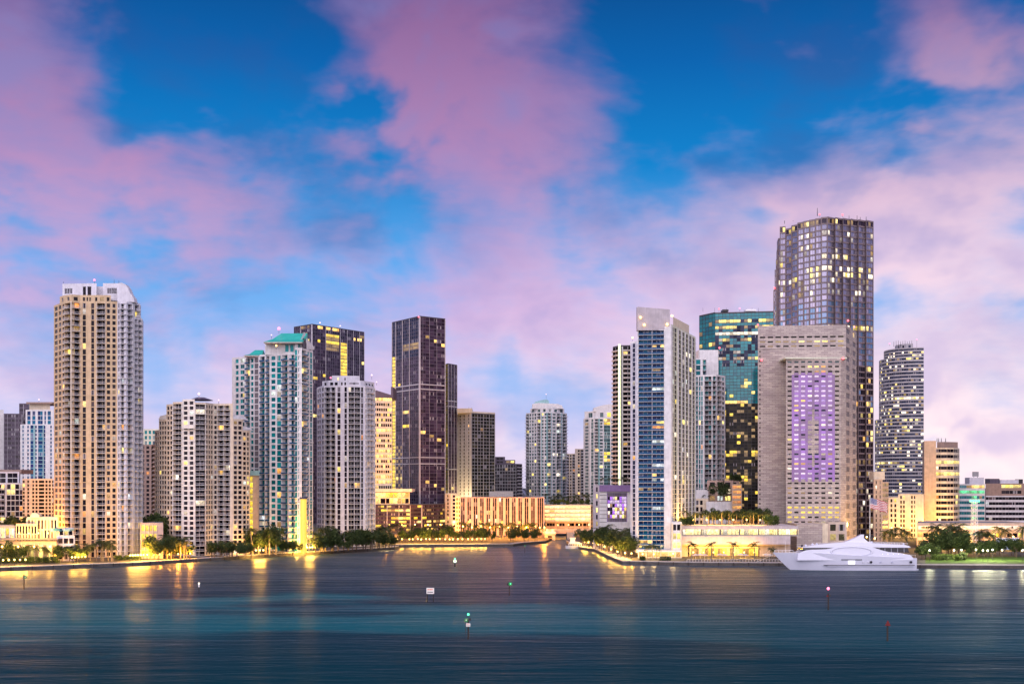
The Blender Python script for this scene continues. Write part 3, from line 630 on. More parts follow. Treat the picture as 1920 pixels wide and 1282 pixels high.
# ---- lavender white bowed tower
b = Building('apartment_tower', 'lavender white bowed apartment tower with dark vertical window bands', at=(648, 745), wall='lavender_white', trim='white', slab='slab_white', lit=.06, pal='warm', seed=18)
fh = 3.42
b.vol([(594, 764), (602, 751), (608, 748), (630, 745), (653, 744), (676, 746), (684, 748), (703, 761)], 722,
      edges=['s.3 w1 s.3 w1 s.3', 's.5 w1 s.5', 'p.5 B5 s.5 B5 p.5', 's1.2 t2.5 s3.4 t2 s1.2', 'p.3 B5 s.4 B5 p.3', 's.7 t2.2 s1.8', 'p.3 w1 p.3 B2 p.3 B2 p.3 w1 p.3'], fh=fh, depth=26)
b.vol([(604, 754), (616, 749), (636, 748), (652, 748)], 713, zb=Z(723, 744), nfl=1, edges=['s1 w1 s1', 's1 w2 s1 w2 s1', 's1 w1 s1 w1 s1'], depth=20); b.vol([(652, 748), (676, 749), (684, 752), (702, 764)], 713, zb=Z(723, 744), nfl=1, edges=['s1 h6 s1', 's1', 's.5 h1 s.5 h1 s.5 h1 s.5'], depth=16)
b.vol([(622, 756), (674, 758)], 704, zb=Z(714, 744), nfl=1, edges=['s5 w1 s5 w1 s12'], depth=16)
b.beacon(697, 703, 765, 'beacon_white', .7, 3); b.beacon(620, 708, 750, 'light_pink', .7, 3); b.beacon(706, 716, 776, 'beacon_white', .5); b.finish()
b = Building('office_tower', 'cream office block with rows of gold lit windows and a sloped dark roof', at=(718, 960), wall='sand_light', trim='cream_trim', glassm='glass_black', lit=.25, pal='gold', far=True, seed=19)
fo = lambda e, ti, i, n, j: 'lit_yellow' if (i * 7) % 5 in (0, 3) and (i + j) % 4 else None
b.vol([(701, 960), (735, 966)], 743, edges=['s.4 ' + 'n1 s.28 ' * 8], fh=4.3, force=fo, depth=34); b.profile('sloped_roof', [(700, 745), (701, 730), (733, 740), (733, 725), (737, 725), (737, 746)], 959, 30, 'plum_frame', 965); b.finish()

# ---- tall dark square tower and its wing and podium
b = Building('apartment_tower', 'tall dark square tower with pale grid lines and a gold lit edge', at=(787, 1000), wall='dark_frame', trim='steel_line', glassm='glass_plum', lit=.03, pal='gold', seed=20, gridm='plum_frame', slab='slab_dark')
def fo(e, ti, i, n, j):
    if e == 0 and ti == 1 and i < n - 10: return 'lit_gold'
    if e == 0 and ti == 3 and i < 24 and (i + j) % 2: return 'lit_dim'
    if e == 0 and n - 9 <= i <= n - 8 and (ti in (5, 7)): return 'lit_dim'
    if e == 1: return 'glass_plum' if (i * 3 + ti) % 41 else 'lit_warm'
    if e == 0: return 'glass_navy' if i > n - 12 else None
bands = [(Z(yy, 1000), .9, .5, 'steel_line') for yy in (721, 730, 858, 870)]
z = b.vol([(735, 1040), (787, 1000), (835, 1017)], 592, edges=['p.25 g2.4 p.25 g4.4 p.25 g4.6 p.25 g6.3 p.5', 'p.35 g3 g2.2 m.1 g2.6 g1.6 m.1 g2.6 g2 p.35'], fh=3.05, depth=34, force=fo, bands=bands)
b.beacon(785, 594, 1000, 'beacon_red', .9); b.finish()
b = Building('apartment_tower', 'narrower dark wing tower just right of the tall dark square tower', at=(845, 1080), wall='dark_frame', trim='steel_line', glassm='glass_plum', lit=.03, pal='gold', seed=21, gridm='plum_frame', far=True)
b.vol([(832, 1090), (840, 1080), (857, 1094)], 681, edges=['g1 m.1', 'p.25 g2 p.15 g2 p.15 g2 p.2'], fh=3.05, bands=[(Z(yy, 1080), .9, .4, 'steel_line') for yy in (752, 762, 880)]); b.finish()
b = Building('podium_block', 'gridded podium with gold lit upper lounge at the foot of the dark square tower', at=(745, 955), wall='dark_frame', trim='steel_line', glassm='glass_plum', lit=.38, pal='gold', seed=22)
b.vol([(703, 955), (726, 955), (748, 955), (769, 955), (790, 962), (836, 985)], 945, edges=['p.2 n3 n3 p.2', 'p.15 n3 n3 n3 p.15', 'p.15 n3 n3 n3 p.15', 'p.15 n3 n3 n3 p.15', 'p.3 n2 n2 n2 n2 n2 p.4'], fh=3.0, depth=30)
fo = lambda e, ti, i, n, j: 'lit_yellow' if (ti + j * 2 + i) % 3 else ('lit_gold' if i else 'glass_dark')
b.vol([(703, 956), (768, 957)], 921, zb=Z(945, 955) + .02, edges=['p.3 g4 p.2 g3 p.2 g3 p.2 g3 p.3'], fh=5, depth=26, trim='sand_light', force=fo)
b.block('terrace_soffit', 702, 772, 922, 916, 954, 30, 'sand_light'); b.finish()
b = Building('service_tower', 'slim cream stair tower lit orange between the dark wing and the pink hotel', at=(848, 970), wall='sand_light', glassm='glass_dark', trim='pink', far=True, seed=23, lit=.1)
b.vol([(834, 985), (845, 970), (856, 970)], 925, edges=['s1 w1 s1', 's1 w1.4 s.6'], fh=3.2); b.finish()

# ---- slab with dotted windows
b = Building('apartment_slab', 'slab block with a pale dotted end wall and dark glass long side', at=(885, 1080), wall='white', trim='grey', glassm='glass_black', lit=.02, pal='gold', far=True, seed=24)
b.vol([(857, 1100), (884, 1080)], 774, edges=['s1.4 w.8 s1.6 w.8 s2 w.7 s1.4'], fh=3.1, depth=10); b.vol([(884, 1080), (928, 1098)], 774, edges=['p.25 g1.8 m.1 g1.8 p.2 g1.8 m.1 g1.8 p.2 g2 g1.8 p.2 g1.7 g1.7 p.3'], fh=3.1, wall='dark_frame', depth=14)
b.block('roof_slab', 857, 885, 774, 765.5, 1082, 20, 'sand_light', 1079); b.block('roof_slab', 885, 928, 775, 771, 1082, 18, 'sand_light', 1100); b.mast(879, 766, 762, 1090); b.mast(884, 766, 763, 1090); b.finish()
b = Building('office_block', 'low dark gridded block left of the round teal tower', at=(955, 1150), wall='plum_frame', trim='grey', glassm='glass_dark', lit=.02, pal='gold', far=True, seed=25)
b.vol([(926, 1150), (968, 1150), (979, 1165)], 869, edges=['p.3 ' + 'g1.4 m.12 ' * 7 + 'g1.4 p.3', 'B1 m.1 B1'], fh=3.2); b.vol([(927, 1160), (947, 1160)], 856, zb=Z(870, 1150), edges=['s1 n3 s1'], fh=4); b.vol([(947, 1160), (966, 1160)], 862, zb=Z(870, 1150), nfl=1, edges=['s1 n3 s1 n3 s1'], lit=1.); b.finish()

# ---- pink sodium-lit hotel
b = Building('hotel_block', 'low pink ribbed hotel glowing orange at its foot', at=(940, 900), wall='pink', trim='pink', glassm='glass_dark', lit=.05, pal='hotel', seed=26)
b.vol([(862, 902), (1020, 900)], 932, edges=['s.8 ' + 'f1 m.25 f1 p1.7 ' * 12 + 'f1 m.25 f1 m.25 f1 s.5'], gridm='dark_frame', fh=3.05, depth=30, parapet=.5)
b.block('roof_block', 917, 962, 931, 921, 915, 18, 'concrete'); b.finish()
b = Building('terraced_wing', 'stepped cream balconied wing left of the pink hotel', at=(862, 920), wall='sand_light', trim='cream_trim', glassm='glass_dark', lit=.15, pal='gold', far=True, seed=27)
b.vol([(854, 922), (864, 920)], 930, edges=['s.5 w1 s.5 w1 s.5'], fh=3.1); b.finish()

# ---- round teal tower and its neighbours
def arc(px0, px1, D, bulge, n): return [(px0 + (px1 - px0) * i / n, D - bulge * math.sin(math.pi * i / n)) for i in range(n + 1)]
b = Building('apartment_tower', 'round-fronted pale teal tower with a curved crown, standing alone in the middle gap', at=(1025, 1180), wall='white', trim='teal_trim', glassm='glass_green', slab='slab_white', lit=.10, pal='cool', far=True, seed=28, balc=1.4, rail='solid')
b.vol(arc(986, 1063, 1196, 22, 8), 772, edges=['B1 s.15 w.6', 's.5 w1 s.5 w1', 's.3 B1 s.3', 'p.3 w1 s.5 w1', 'p.3 B1 p.2', 's.4 w1 s.3', 'B1 p.2', 's.2 B1'], fh=3.3, depth=24)
b.vol(arc(994, 1058, 1196, 16, 6), 764, zb=Z(773, 1174), nfl=1, edges=['s1 w2 s1'], wall='white', depth=20); b.profile('curved_crown', [(998, 766), (998, 757), (1010, 755), (1046, 757), (1054, 760), (1056, 766)], 1186, 14, 'white'); b.profile('curved_crown', [(1001, 756.5), (1004, 753), (1014, 750), (1024, 748.5), (1029, 751), (1030, 756.5)], 1188, 8, 'teal_trim'); b.beacon(1024, 739, 1190, 'beacon_white', .6, 5); b.finish()
b = Building('apartment_tower', 'pale mid-rise slab between the two teal towers', at=(1080, 1300), wall='cream', trim='white', glassm='glass_dark', slab='slab_white', lit=.04, far=True, seed=29)
b.vol([(1062, 1300), (1078, 1296)], 850, edges=['B1 s.3 w.6 s.3 B1'], fh=3.3); b.vol([(1078, 1290), (1096, 1296)], 841, edges=['s1.5 w1 s.4 B2'], fh=3.3); b.finish()
b = Building('apartment_tower', 'white and teal tower with vertical window stripes beside the lime-lit dark tower', at=(1125, 1120), wall='white', trim='teal_trim', glassm='glass_green', slab='slab_white', lit=.06, pal='gold', far=True, seed=30)
b.vol([(1094, 1135), (1106, 1122), (1122, 1118), (1152, 1120)], 783, edges=['s.4 w1 s.4', 's.6 t1.3 s.5 B2', 'p.4 w1 s.3 g2 s.3 w1', 'p.5 B2 p.6 w1 s.5 B2 p.4'], fh=3.2, depth=26)
b.vol([(1096, 1137), (1118, 1128), (1152, 1126)], 770, zb=Z(784, 1118), nfl=1, edges=['s1 w1 s1', 's1 w1 s1 w1 s1'], depth=20); b.profile('curved_crown', [(1112, 771), (1114, 764), (1128, 760), (1142, 757.5), (1152, 757.5), (1152, 771)], 1128, 14, 'white'); b.finish()
b = Building('apartment_tower', 'dark balconied tower with one lime-white lit vertical line, left of the white finned tower', at=(1165, 790), wall='dark_frame', trim='steel_line', glassm='glass_dark', slab='slab', lit=.04, pal='gold', seed=31, rail='solid', balc=1.0)
z = b.vol([(1149, 800), (1159, 792), (1166, 790), (1186, 790)], 647, edges=['B1 m.1 B1', 'B1 m.1', 'm.3 B1.1 m.1 B1 m.1'], fh=3.1, depth=30)
b.block('light_strip', 1159.5, 1163.5, 1000, 645, 788.6, 1.4, 'line_lime', z0=LZ); b.vol([(1182, 782), (1193, 780)], 640, wall='white', edges=['s1 w1.6 s1'], fh=3.1, depth=14); b.beacon(1186, 633, 790, 'globe_warm', .8); b.finish()

# ---- white finned tower with the blue glass front
b = Building('apartment_tower', 'white finned tower with blue glass balcony front on the river point', at=(1225, 645), wall='white', trim='lavender_white', glassm='glass_blue', slab='slab_white', rail='glass', lit=.10, pal='warm', seed=33, balc=.9)
zt = Z(618, 642)
b.vol([(1183, 650), (1195, 645)], 640, edges=['p1.6 g3 p1.6'], fh=2.6, depth=20, zb=Z(1030, 645), glassm='glass_navy', lit=.12)
def fo(e, ti, i, n, j): return None
b.vol([(1195, 645), (1246, 642)], ztop=zt, edges=['s.4 B4.6 m.18 B4 s.2'], fh=2.62, depth=24, zb=Z(1030, 643), parapet=.1)
b.vol([(1246, 642), (1257.5, 642)], 612, edges=['s1'], depth=24)
b.vol([(1257.5, 642.2), (1304, 700)], 607, edges=['p.8 t.9 s.4 t1.2 s.5 p.35 t1.7 p.35 t1.7 p.35 t1.7 p.35 t1.7 p.35 t1.7 p.4'], fh=2.62, depth=16, glassm='glass_black', pal='cool', wall='pale_green', trim='white', lit=.12, dref=642.2)
b.vol([(1262, 655), (1292, 690)], 594, zb=Z(609, 642), depth=10, wall='sand_light'); b.profile('roof_fin', [(1195, 619), (1195, 575), (1256, 580), (1256, 613), (1246, 613), (1246, 619)], 642.6, 5, 'mauve', 642.6)
b.block('ground_plinth', 1193, 1258, 1036, 1029, 641.4, 26, 'white')
for (px, py) in ((1201, 595), (1208, 609), (1251, 608)):
    b.beacon(px, py, 641.5, 'globe_warm', .9, .3)
b.beacon(1260, 592, 655, 'globe_warm', .9, 1); b.beacon(1264, 600, 660, 'globe_warm', .8, 1); b.finish()
b = Building('lobby_pavilion', 'low lit lobby row under the white finned tower', at=(1230, 628), wall='lavender_white', trim='sand_light', glassm='lit_warm', seed=34)
fo = lambda e, ti, i, n, j: 'lit_warm' if (ti + j) % 4 else 'glass_dark'
b.vol([(1196, 632), (1278, 630)], 1031, edges=['p.5 g3 p.3 g3 p.3 g3 p.3 g3 p.3 g3 p.3 g2 p.5'], fh=4.0, depth=9, force=fo)
b.vol([(1259, 633), (1278, 633)], 978, zb=Z(1031, 632), edges=['p.6 w1.2 s.3 w1.2 p.5'], fh=4.6, depth=14, wall='white', force=lambda e, ti, i, n, j: 'lit_yellow' if i < n - 1 else 'glass_dark'); b.finish()
# ---- purple-lit parking block
b = Building('parking_block', 'pale parking block with a purple roof band and sparkling pixel light wall', at=(1150, 720), wall='mauve', trim='white', glassm='glass_dark', seed=35)
b.vol([(1112, 724), (1124, 722)], 909, edges=['s1.6 w1 s1'], fh=4.2, depth=24, force=lambda e, ti, i, n, j: 'lit_yellow' if i % 2 else None)
rr = random.Random(5)
fo = lambda e, ti, i, n, j: rr.choice(['led_lilac', 'led_lilac', 'lit_white', 'lit_yellow', 'lit_dim', 'glass_dark', 'led_purple']) if 0 < i < n - 1 else 'louvre_grey'
b.vol([(1124, 722), (1138, 722)], 921, edges=['s1'], depth=20, wall='white', trim='white'); b.vol([(1138, 722), (1176, 722)], 921, zb=Z(978, 722), edges=['m.3 ' + 'f1 ' * 8 + 'm.3'], fh=2.2, depth=20, trim='purple_paint', force=fo); b.vol([(1176, 722), (1186, 722)], 921, edges=['s1'], depth=20, wall='white')
b.block('plinth', 1138, 1176, 1000, 978, 721.5, 20, 'white', z0=LZ); b.block('roof_band', 1124, 1186, 921, 909, 721, 22, 'purple_paint')
for k in range(1, 9): b.block('joint_line', 1124.4, 1137.6, 921 + 7.2 * k, 920.3 + 7.2 * k, 721.9, .3, 'dark_metal')
b.finish()
b = Building('parking_block', 'brightly lit cream parking block in the middle behind the bridge', at=(1065, 930), wall='sand_light', trim='sand_light', glassm='lit_strip', seed=36)
b.vol([(1020, 932), (1108, 930)], 946, zb=Z(978, 930), edges=['s.5 ' + 'n3 p.4 ' * 9], fh=2.9, depth=36); b.vol([(1108, 930), (1114, 936)], 946, edges=['B1'], fh=3, depth=20, glassm='glass_dark')
b.vol([(1022, 934), (1062, 934), (1108, 934)], 978, edges=['p.4 n2 p.4 n2 p.4', 'p.4 n2 p.4 n2 p.4 n2 p.4'], fh=5.5, depth=30, wall='sand', trim='sand', glassm='glass_dark'); b.finish()
# ---- white and teal tower behind the finned tower, with its garden terraces
b = Building('apartment_tower', 'white and teal tower squeezed between the finned tower and the green glass office', at=(1330, 800), wall='white', trim='white', glassm='glass_teal', slab='slab_white', lit=.04, seed=40)
b.vol([(1303, 802), (1319, 800), (1343, 797), (1360, 808)], 702, edges=['B2 s.7 t1 s.5 t1 p.5', 'p.5 B3 s.5 B1.6', 's.6 B2 s.5 w1 s.6'], fh=3.3, depth=26, force=lambda e, ti, i, n, j: 'glass_dark' if e and (i + j) % 3 else None)
b.vol([(1303, 808), (1324, 806)], 671, zb=Z(703, 797), edges=['g2 s.8 B1.2'], fh=4.2, depth=18); b.block('lift_tower', 1310, 1347, 703, 656, 826, 14, 'white', z0=Z(703, 800)); b.mast(1311, 671, 655, 806); b.beacon(1349, 652, 826, 'beacon_red', .9, 2); b.finish()
b = Building('terraced_garden_building', 'white stepped terrace building with a rooftop tree, behind the hotel deck', at=(1345, 745), wall='white', trim='sand_light', glassm='glass_dark', lit=.1, seed=41)
b.vol([(1298, 752), (1328, 750)], 934, edges=['s2 w1.4 s.8 w1.4 s3'], fh=4.4, depth=20, wall='sand_light'); b.vol([(1304, 762), (1328, 760)], 918, zb=Z(935, 750), depth=14); b.vol([(1324, 748), (1378, 746)], 940, depth=24)
b.vol([(1326, 766), (1386, 764)], 900, zb=Z(942, 746), edges=['s1 w2 s1 w2 s1 w2 s1 w1.4 s1'], fh=4, depth=16, wall='pink', lit=.3)
b.vol([(1372, 742), (1391, 742)], 907, edges=['p.3 n3 p.3'], fh=3.2, depth=14, wall='sand', trim='sand', force=lambda e, ti, i, n, j: 'lit_orange'); b.finish()

# ---- green glass office tower
b = Building('office_tower', 'green glass office tower with lit office floors by the skyscraper', at=(1380, 860), wall='dark_frame', trim='dark_frame', glassm='glass_office', lit=.0, pal='office', seed=42)
rr = random.Random(9)
def fo(e, ti, i, n, j):
    r = n - 1 - i
    if e == 0: return rr.choice(['lit_dim', 'lit_yellow', 'glass_office']) if r in (2, 4, 7, 9) and rr.random() < .7 else None
    if r in (2, 4, 6): return 'lit_white' if r == 6 else rr.choice(['lit_yellow', 'lit_yellow', 'lit_dim', 'glass_navy'])
    if r in (8, 10, 12, 14) and rr.random() < .55: return rr.choice(['lit_dim', 'lit_yellow', 'lit_blind'])
    if 3 < r < 17: return rr.choice(['glass_navy', 'glass_office'])
    if 20 < r < 27 and rr.random() < .2: return 'lit_yellow'
    if r == 28 and ti < 9: return 'lit_warm'
    if r > 28:
        if r in (44, 45) and rr.random() < .6: return rr.choice(['lit_gold', 'lit_dim'])
        if ti == 13 and 46 < r < 62: return 'lit_lime' if r % 3 else 'lit_yellow'
        return rr.choice(['glass_black'] * 12 + ['lit_gold', 'lit_dim', 'lit_dim'])
b.vol([(1311, 882), (1341, 864)], 585, zb=Z(655, 860), edges=['f1 ' * 5], fh=2.9, depth=30, force=fo, wall='dark_frame')
b.vol([(1341, 864), (1450, 856)], 583, edges=['f1 ' * 16], fh=2.9, depth=34, force=lambda e, ti, i, n, j: fo(1, ti, i, n, j), nfl=72)
for (px) in (1318, 1340, 1362, 1410, 1422): b.mast(px, 584, 577, 872)
b.block('roof_plant', 1355, 1366, 584, 580, 872, 8, 'dark_metal'); b.block('roof_plant', 1398, 1418, 583, 579.5, 870, 8, 'white_metal'); b.beacon(1348, 579, 870); b.beacon(1387, 578, 870, 'light_pink'); b.finish()

# ---- the sawtooth skyscraper
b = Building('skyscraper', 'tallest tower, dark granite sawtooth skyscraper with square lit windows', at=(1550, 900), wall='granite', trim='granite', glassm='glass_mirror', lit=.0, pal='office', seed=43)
rr = random.Random(21)
def sk(row0):
    def fo(e, ti, i, n, j):
        r = n - 1 - i + row0
        if r == 0: return rr.choice(['glass_plum'] * 5 + ['lit_dim', 'lit_dim', 'lit_yellow'])
        if r in (6, 8, 9) and rr.random() < .36: return rr.choice(['lit_yellow', 'lit_white', 'lit_white'])
        if r in (10, 11, 4, 5, 2, 12) and rr.random() < .22: return rr.choice(['lit_white', 'lit_dim', 'lit_blind'])
        if r == 18 and rr.random() < .8: return rr.choice(['lit_white', 'lit_yellow'])
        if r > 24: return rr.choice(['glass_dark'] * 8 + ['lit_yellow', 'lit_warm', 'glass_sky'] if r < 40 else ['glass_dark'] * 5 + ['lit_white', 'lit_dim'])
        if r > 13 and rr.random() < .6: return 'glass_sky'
        if rr.random() < .05: return 'lit_blind'
    return fo
fhs = 4.72
# columns of the curved left front, each set a little forward of the last; the leftmost steps out lower down
cols = []
L0, R0 = 1473, 1551
nL = 7
for i in range(nL):
    f0, f1 = i / nL, (i + 1) / nL
    p0, p1 = L0 + (R0 - L0) * f0, L0 + (R0 - L0) * f1
    D0 = 936 - 38 * f0 ** .75
    cols.append((p0, D0)); cols.append((p1, D0 - 1.2 - 3.2 * (1 - f0)))
right = [(1551, 897)]
nR = 6
for i in range(nR):
    f0, f1 = i / nR, (i + 1) / nR
    right.append((1551 + 87 * f0 + .6, 897 + 14 * f0)); right.append((1551 + 87 * f1, 897 + 14 * f1 + 2.5))
ztop = Z(404.5, 897)
for i in range(nL):
    b.vol([cols[2 * i], cols[2 * i + 1]], ztop=ztop - max(0, 2 - i) * .8, edges=['q1'], fh=fhs, depth=30, parapet=.8, nfl=54, force=sk(0))
b.vol(right, ztop=ztop - .6, edges=['m1', 'q1', 'm1', 'q1', 'm1', 'q1', 'm1', 'q1', 'm1', 'q1', 'm1', 'q1', 'm1'], fh=fhs, depth=40, parapet=.8, nfl=54, force=sk(0))
for (p0, p1, D, yt, rows) in ((1462, 1473, 940, 424, 0), (1459, 1463, 944, 446, 2), (1457, 1463, 946, 465, 4), (1455, 1463, 948, 485, 6), (1452.5, 1463, 950, 505, 8), (1450, 1463, 953, 543, 11)):
    b.vol([(p0, D), (p1, D - 2)], yt, edges=['q1'], fh=fhs, depth=14, parapet=.6, force=sk(rows))
for (px, py) in ((1471, 420), (1487, 415), (1592, 404), (1607, 404), (1613, 407), (1624, 406)): b.mast(px, 414, py, 920, .25)
b.mast(1532.5, 405, 390, 910, .3); b.beacon(1537, 402, 902, 'beacon_red', .9); b.beacon(1580, 402.5, 905, 'beacon_red', 1.0); b.beacon(1452, 540, 948, 'beacon_red', 1.1)
b.finish()

# ---- stone hotel with the purple light wall
b = Building('hotel_tower', 'travertine hotel slab with a purple lit grid of windows, in front of the sawtooth skyscraper', at=(1500, 700), wall='travertine', trim='travertine', glassm='glass_black', lit=.02, pal='hotel', seed=44)
zt = Z(608, 705)
# back slab: blank flanks, rows of windows above the front bay
b.vol([(1421, 712), (1474, 710)], ztop=Z(655, 710), edges=['s.4 h.35 s7 '], fh=2.86, depth=30, parapet=.1)
b.vol([(1474, 710.2), (1586, 707)], ztop=Z(655, 712), zb=Z(680, 707), edges=['s1'], depth=28, parapet=.1, roof=False)
fo = lambda e, ti, i, n, j: {0: 'lit_dim', 1: 'lit_dim'}.get(i, None) if (ti * 5 + i) % 3 == 0 else ('lit_yellow' if i == 1 and ti > 4 else None)
b.vol([(1421, 712), (1586, 707)], ztop=zt, zb=Z(655, 712) + .01, edges=['s.8 ' + 'h2.2 s.9 ' * 11], nfl=3, depth=30, parapet=6.0, force=fo)
b.vol([(1586, 707), (1606, 742)], ztop=zt, edges=['s.2 n1.4 s1.3 n1.4 s.3'], fh=5.6, depth=10, parapet=1.5, glassm='louvre_grey')
# front bay, lower than the slab
D = 696; zt2 = Z(672, D); rr = random.Random(31)
def fo(e, ti, i, n, j):
    r = n - 1 - i; col = ti // 2
    if r == 0: return 'lit_green' if False else 'glass_green'
    if r == 1: return rr.choice(['lit_warm', 'lit_orange']) if col in (3, 4, 5) else 'glass_black'
    if r == 2: return 'lit_orange' if col in (4, 5) else None
    if 3 <= r < 25 and 1 <= col <= 6 and not (col in (3, 4) and 9 < r < 22):
        return rr.choice(['led_lilac'] * 6 + ['led_soft', 'glass_navy', 'glass_navy', 'lit_white', 'lit_warm'])
    if 3 <= r < 25 and 1 <= col <= 6: return rr.choice(['led_faint', 'led_faint', 'glass_navy'])
    if 30 <= r < 33: return 'lit_gold' if rr.random() < .85 else None
    if rr.random() < .03: return 'lit_yellow'
b.vol([(1474, D), (1576, D - 2)], ztop=zt2, zb=Z(984, D), edges=['s.35 ' + ' s.62 '.join(['h1'] * 8) + ' s.35'], nfl=34, depth=16, parapet=1.0, force=fo)
b.vol([(1576, D - 2), (1586, D + 2)], ztop=zt2, edges=['s1'], depth=12, parapet=1.0)
b.vol([(1474, D + .1), (1586, D)], ztop=Z(984, D), edges=['s.3 w1 s.5 w1 s.5 w1 s.5 w1 s.5 w1 s.5 w1 s.5 w1 s.5 w1 s.6'], fh=5.5, depth=10, parapet=.05, roof=False)
# purple light panels between and above the lit windows, each set on the stone
pw = 1576 - 1474; tot = .35 * 2 + 8 + .62 * 7; flp = (zt2 - 1.0 - Z(984, D)) / 34; z00 = Z(984, D)
def lp(c0, c1, za, zc):
    Dp = D - .3 - 2 * ((c0 + c1) / 2 - 1474) / pw; mbp = MB(); mbp.box(X(c0, Dp), X(c1, Dp), Dp, Dp + .22, za, zc, 'led_wall'); link('light_panel', mbp.mesh('light_panel', b.off), b.root)
for k in range(1, 7):
    a0 = 1474 + pw * (.35 + k * 1.62) / tot; a1 = a0 + pw / tot
    for r in range(3, 25):
        if k in (3, 4) and 12 < r < 20: continue
        i = 33 - r; lp(a0 - .1, a1 + .1, z00 + flp * (i + .83), z00 + flp * (i + 1.42))
for k in range(7):
    cx = 1474 + pw * (.35 + (k + 1) * 1.62 - .31) / tot; w_ = .62 / tot * pw * .46
    for (ra, rb) in (((3, 10), (10, 17), (17, 25)) if k != 3 else ((3, 10), (22, 25))): lp(cx - w_, cx + w_, z00 + flp * (34 - rb) + .02, z00 + flp * (34 - ra) - .02)
b.block('parapet_cap', 1472, 1588, 672.5, 669.5, 694.5, 16, 'pale_green'); b.beacon(1428, 675, 709, 'beacon_red', .9); b.beacon(1581, 672, 694, 'beacon_red', .9); b.beacon(1421, 609, 712, 'beacon_red', .8); b.beacon(1590, 601, 712, 'beacon_red', .9); b.beacon(1602, 613, 730, 'light_pink', .7)
b.block('entrance_wall', 1494, 1542, 1022, 982, 670, 26, 'travertine', z0=LZ); b.block('entrance_pier', 1542, 1552, 1022, 981, 671, 24, 'sand_light', z0=LZ)
b.vol([(1552, 682), (1588, 682)], 978, edges=['s.5 w1.2 s.6 w1.2 s.5'], fh=6.2, depth=20, wall='rose_stone', force=lambda e, ti, i, n, j: 'lit_yellow' if i % 3 == 1 and ti == 1 else None)
b.finish()

# ---- hotel waterfront podium with the lit walkway and restaurant
b = Building('hotel_podium', 'long lavender podium with lit upper walkway and gold restaurant front on the quay', at=(1390, 640), wall='mauve', trim='mauve', glassm='lit_gold', seed=45)
D = 640
b.block('roof_slab', 1277, 1497, 992, 986, D - 1, 40, 'mauve'); b.block('walkway_floor', 1277, 1497, 1004.5, 1003, D - 2, 40, 'concrete'); b.block('fascia', 1277, 1482, 1020, 1004.6, D - 2.2, 3, 'mauve')
b.vol([(1278, D + 6), (1497, D + 6)], ztop=Z(992, D), zb=Z(1003.4, D), edges=['f1 ' * 28], nfl=1, depth=20, parapet=.05, roof=False, force=lambda e, ti, i, n, j: 'lit_strip' if ti % 5 else 'lit_white')
for k in range(7): b.block('column', 1278 + 36 * k, 1280 + 36 * k, 1003, 992, D - .5, .8, 'plum_frame')
b.block('soffit', 1277, 1482, 1022, 1020.01, D - 1, 22, 'sand')
rf = random.Random(3)
fo = lambda e, ti, i, n, j: rf.choice(['lit_gold', 'lit_yellow', 'lit_yellow', 'lit_gold', 'lit_dim'])
b.vol([(1292, D + 8), (1422, D + 8)], ztop=Z(1021.9, D + 8), edges=['m.1 ' + 'f1 ' * 22 + 'm.1'], nfl=1, depth=12, parapet=1.6, roof=False, force=fo, trim='sand', wall='sand'); b.block('cove_light', 1292, 1422, 1026.5, 1024.6, D + 7.4, .4, 'cove_gold')
b.block('end_wall', 1278, 1290, 1046, 1021.9, D + 2, 12, 'sand', z0=LZ); b.vol([(1424, D + 4), (1482, D + 4)], ztop=Z(1021.9, D + 4), edges=['s1'], depth=14, parapet=.1, roof=False, wall='rose_stone')
b.finish()

# ---- round banded tower
b = Building('round_tower', 'curved white banded tower stepping back twice near its top, right of the skyscraper', at=(1690, 1100), wall='band_grey', trim='band_grey', glassm='glass_navy', lit=.0, pal='office', far=True, seed=46)
rr = random.Random(77); state = {}
def fo(row0):
    def g(e, ti, i, n, j):
        k = (row0, i)
        if k not in state: state[k] = rr.choice([.05, .1, .2, .3, .5, .8])
        return rr.choice(['lit_white', 'lit_white', 'lit_yellow', 'lit_dim']) if rr.random() < state[k] else None
    return g
def carc(px0, px1, D0, D1, n=9):
    return [(px0 + (px1 - px0) * (1 - math.cos(math.pi / 2 * i / n)), D1 + (D0 - D1) * (1 - math.sin(math.pi / 2 * i / n))) for i in range(n + 1)]
e9 = ['n1 ' * 3] * 9
b.vol(carc(1640, 1732, 1150, 1100), 783, edges=e9, fh=3.3, depth=20, force=fo(1)); b.vol(carc(1648, 1732, 1146, 1101), 668, zb=Z(784, 1100), edges=e9, fh=3.3, depth=18, force=fo(2)); b.vol(carc(1657, 1732, 1140, 1102), 651, zb=Z(669, 1100), nfl=3, edges=e9, depth=16, force=fo(3))
b.vol(carc(1678, 1712, 1136, 1115, 4), 644, zb=Z(652, 1100), nfl=1, edges=['s1 w1 s1'], depth=10)
for k in range(9): b.mast(1676 + k * 4.2, 650, 640 - (k % 3), 1120, .25)
b.beacon(1668, 644, 1120, 'light_pink', .8); b.beacon(1719, 636, 1120, 'light_pink', .8, 8); b.finish()
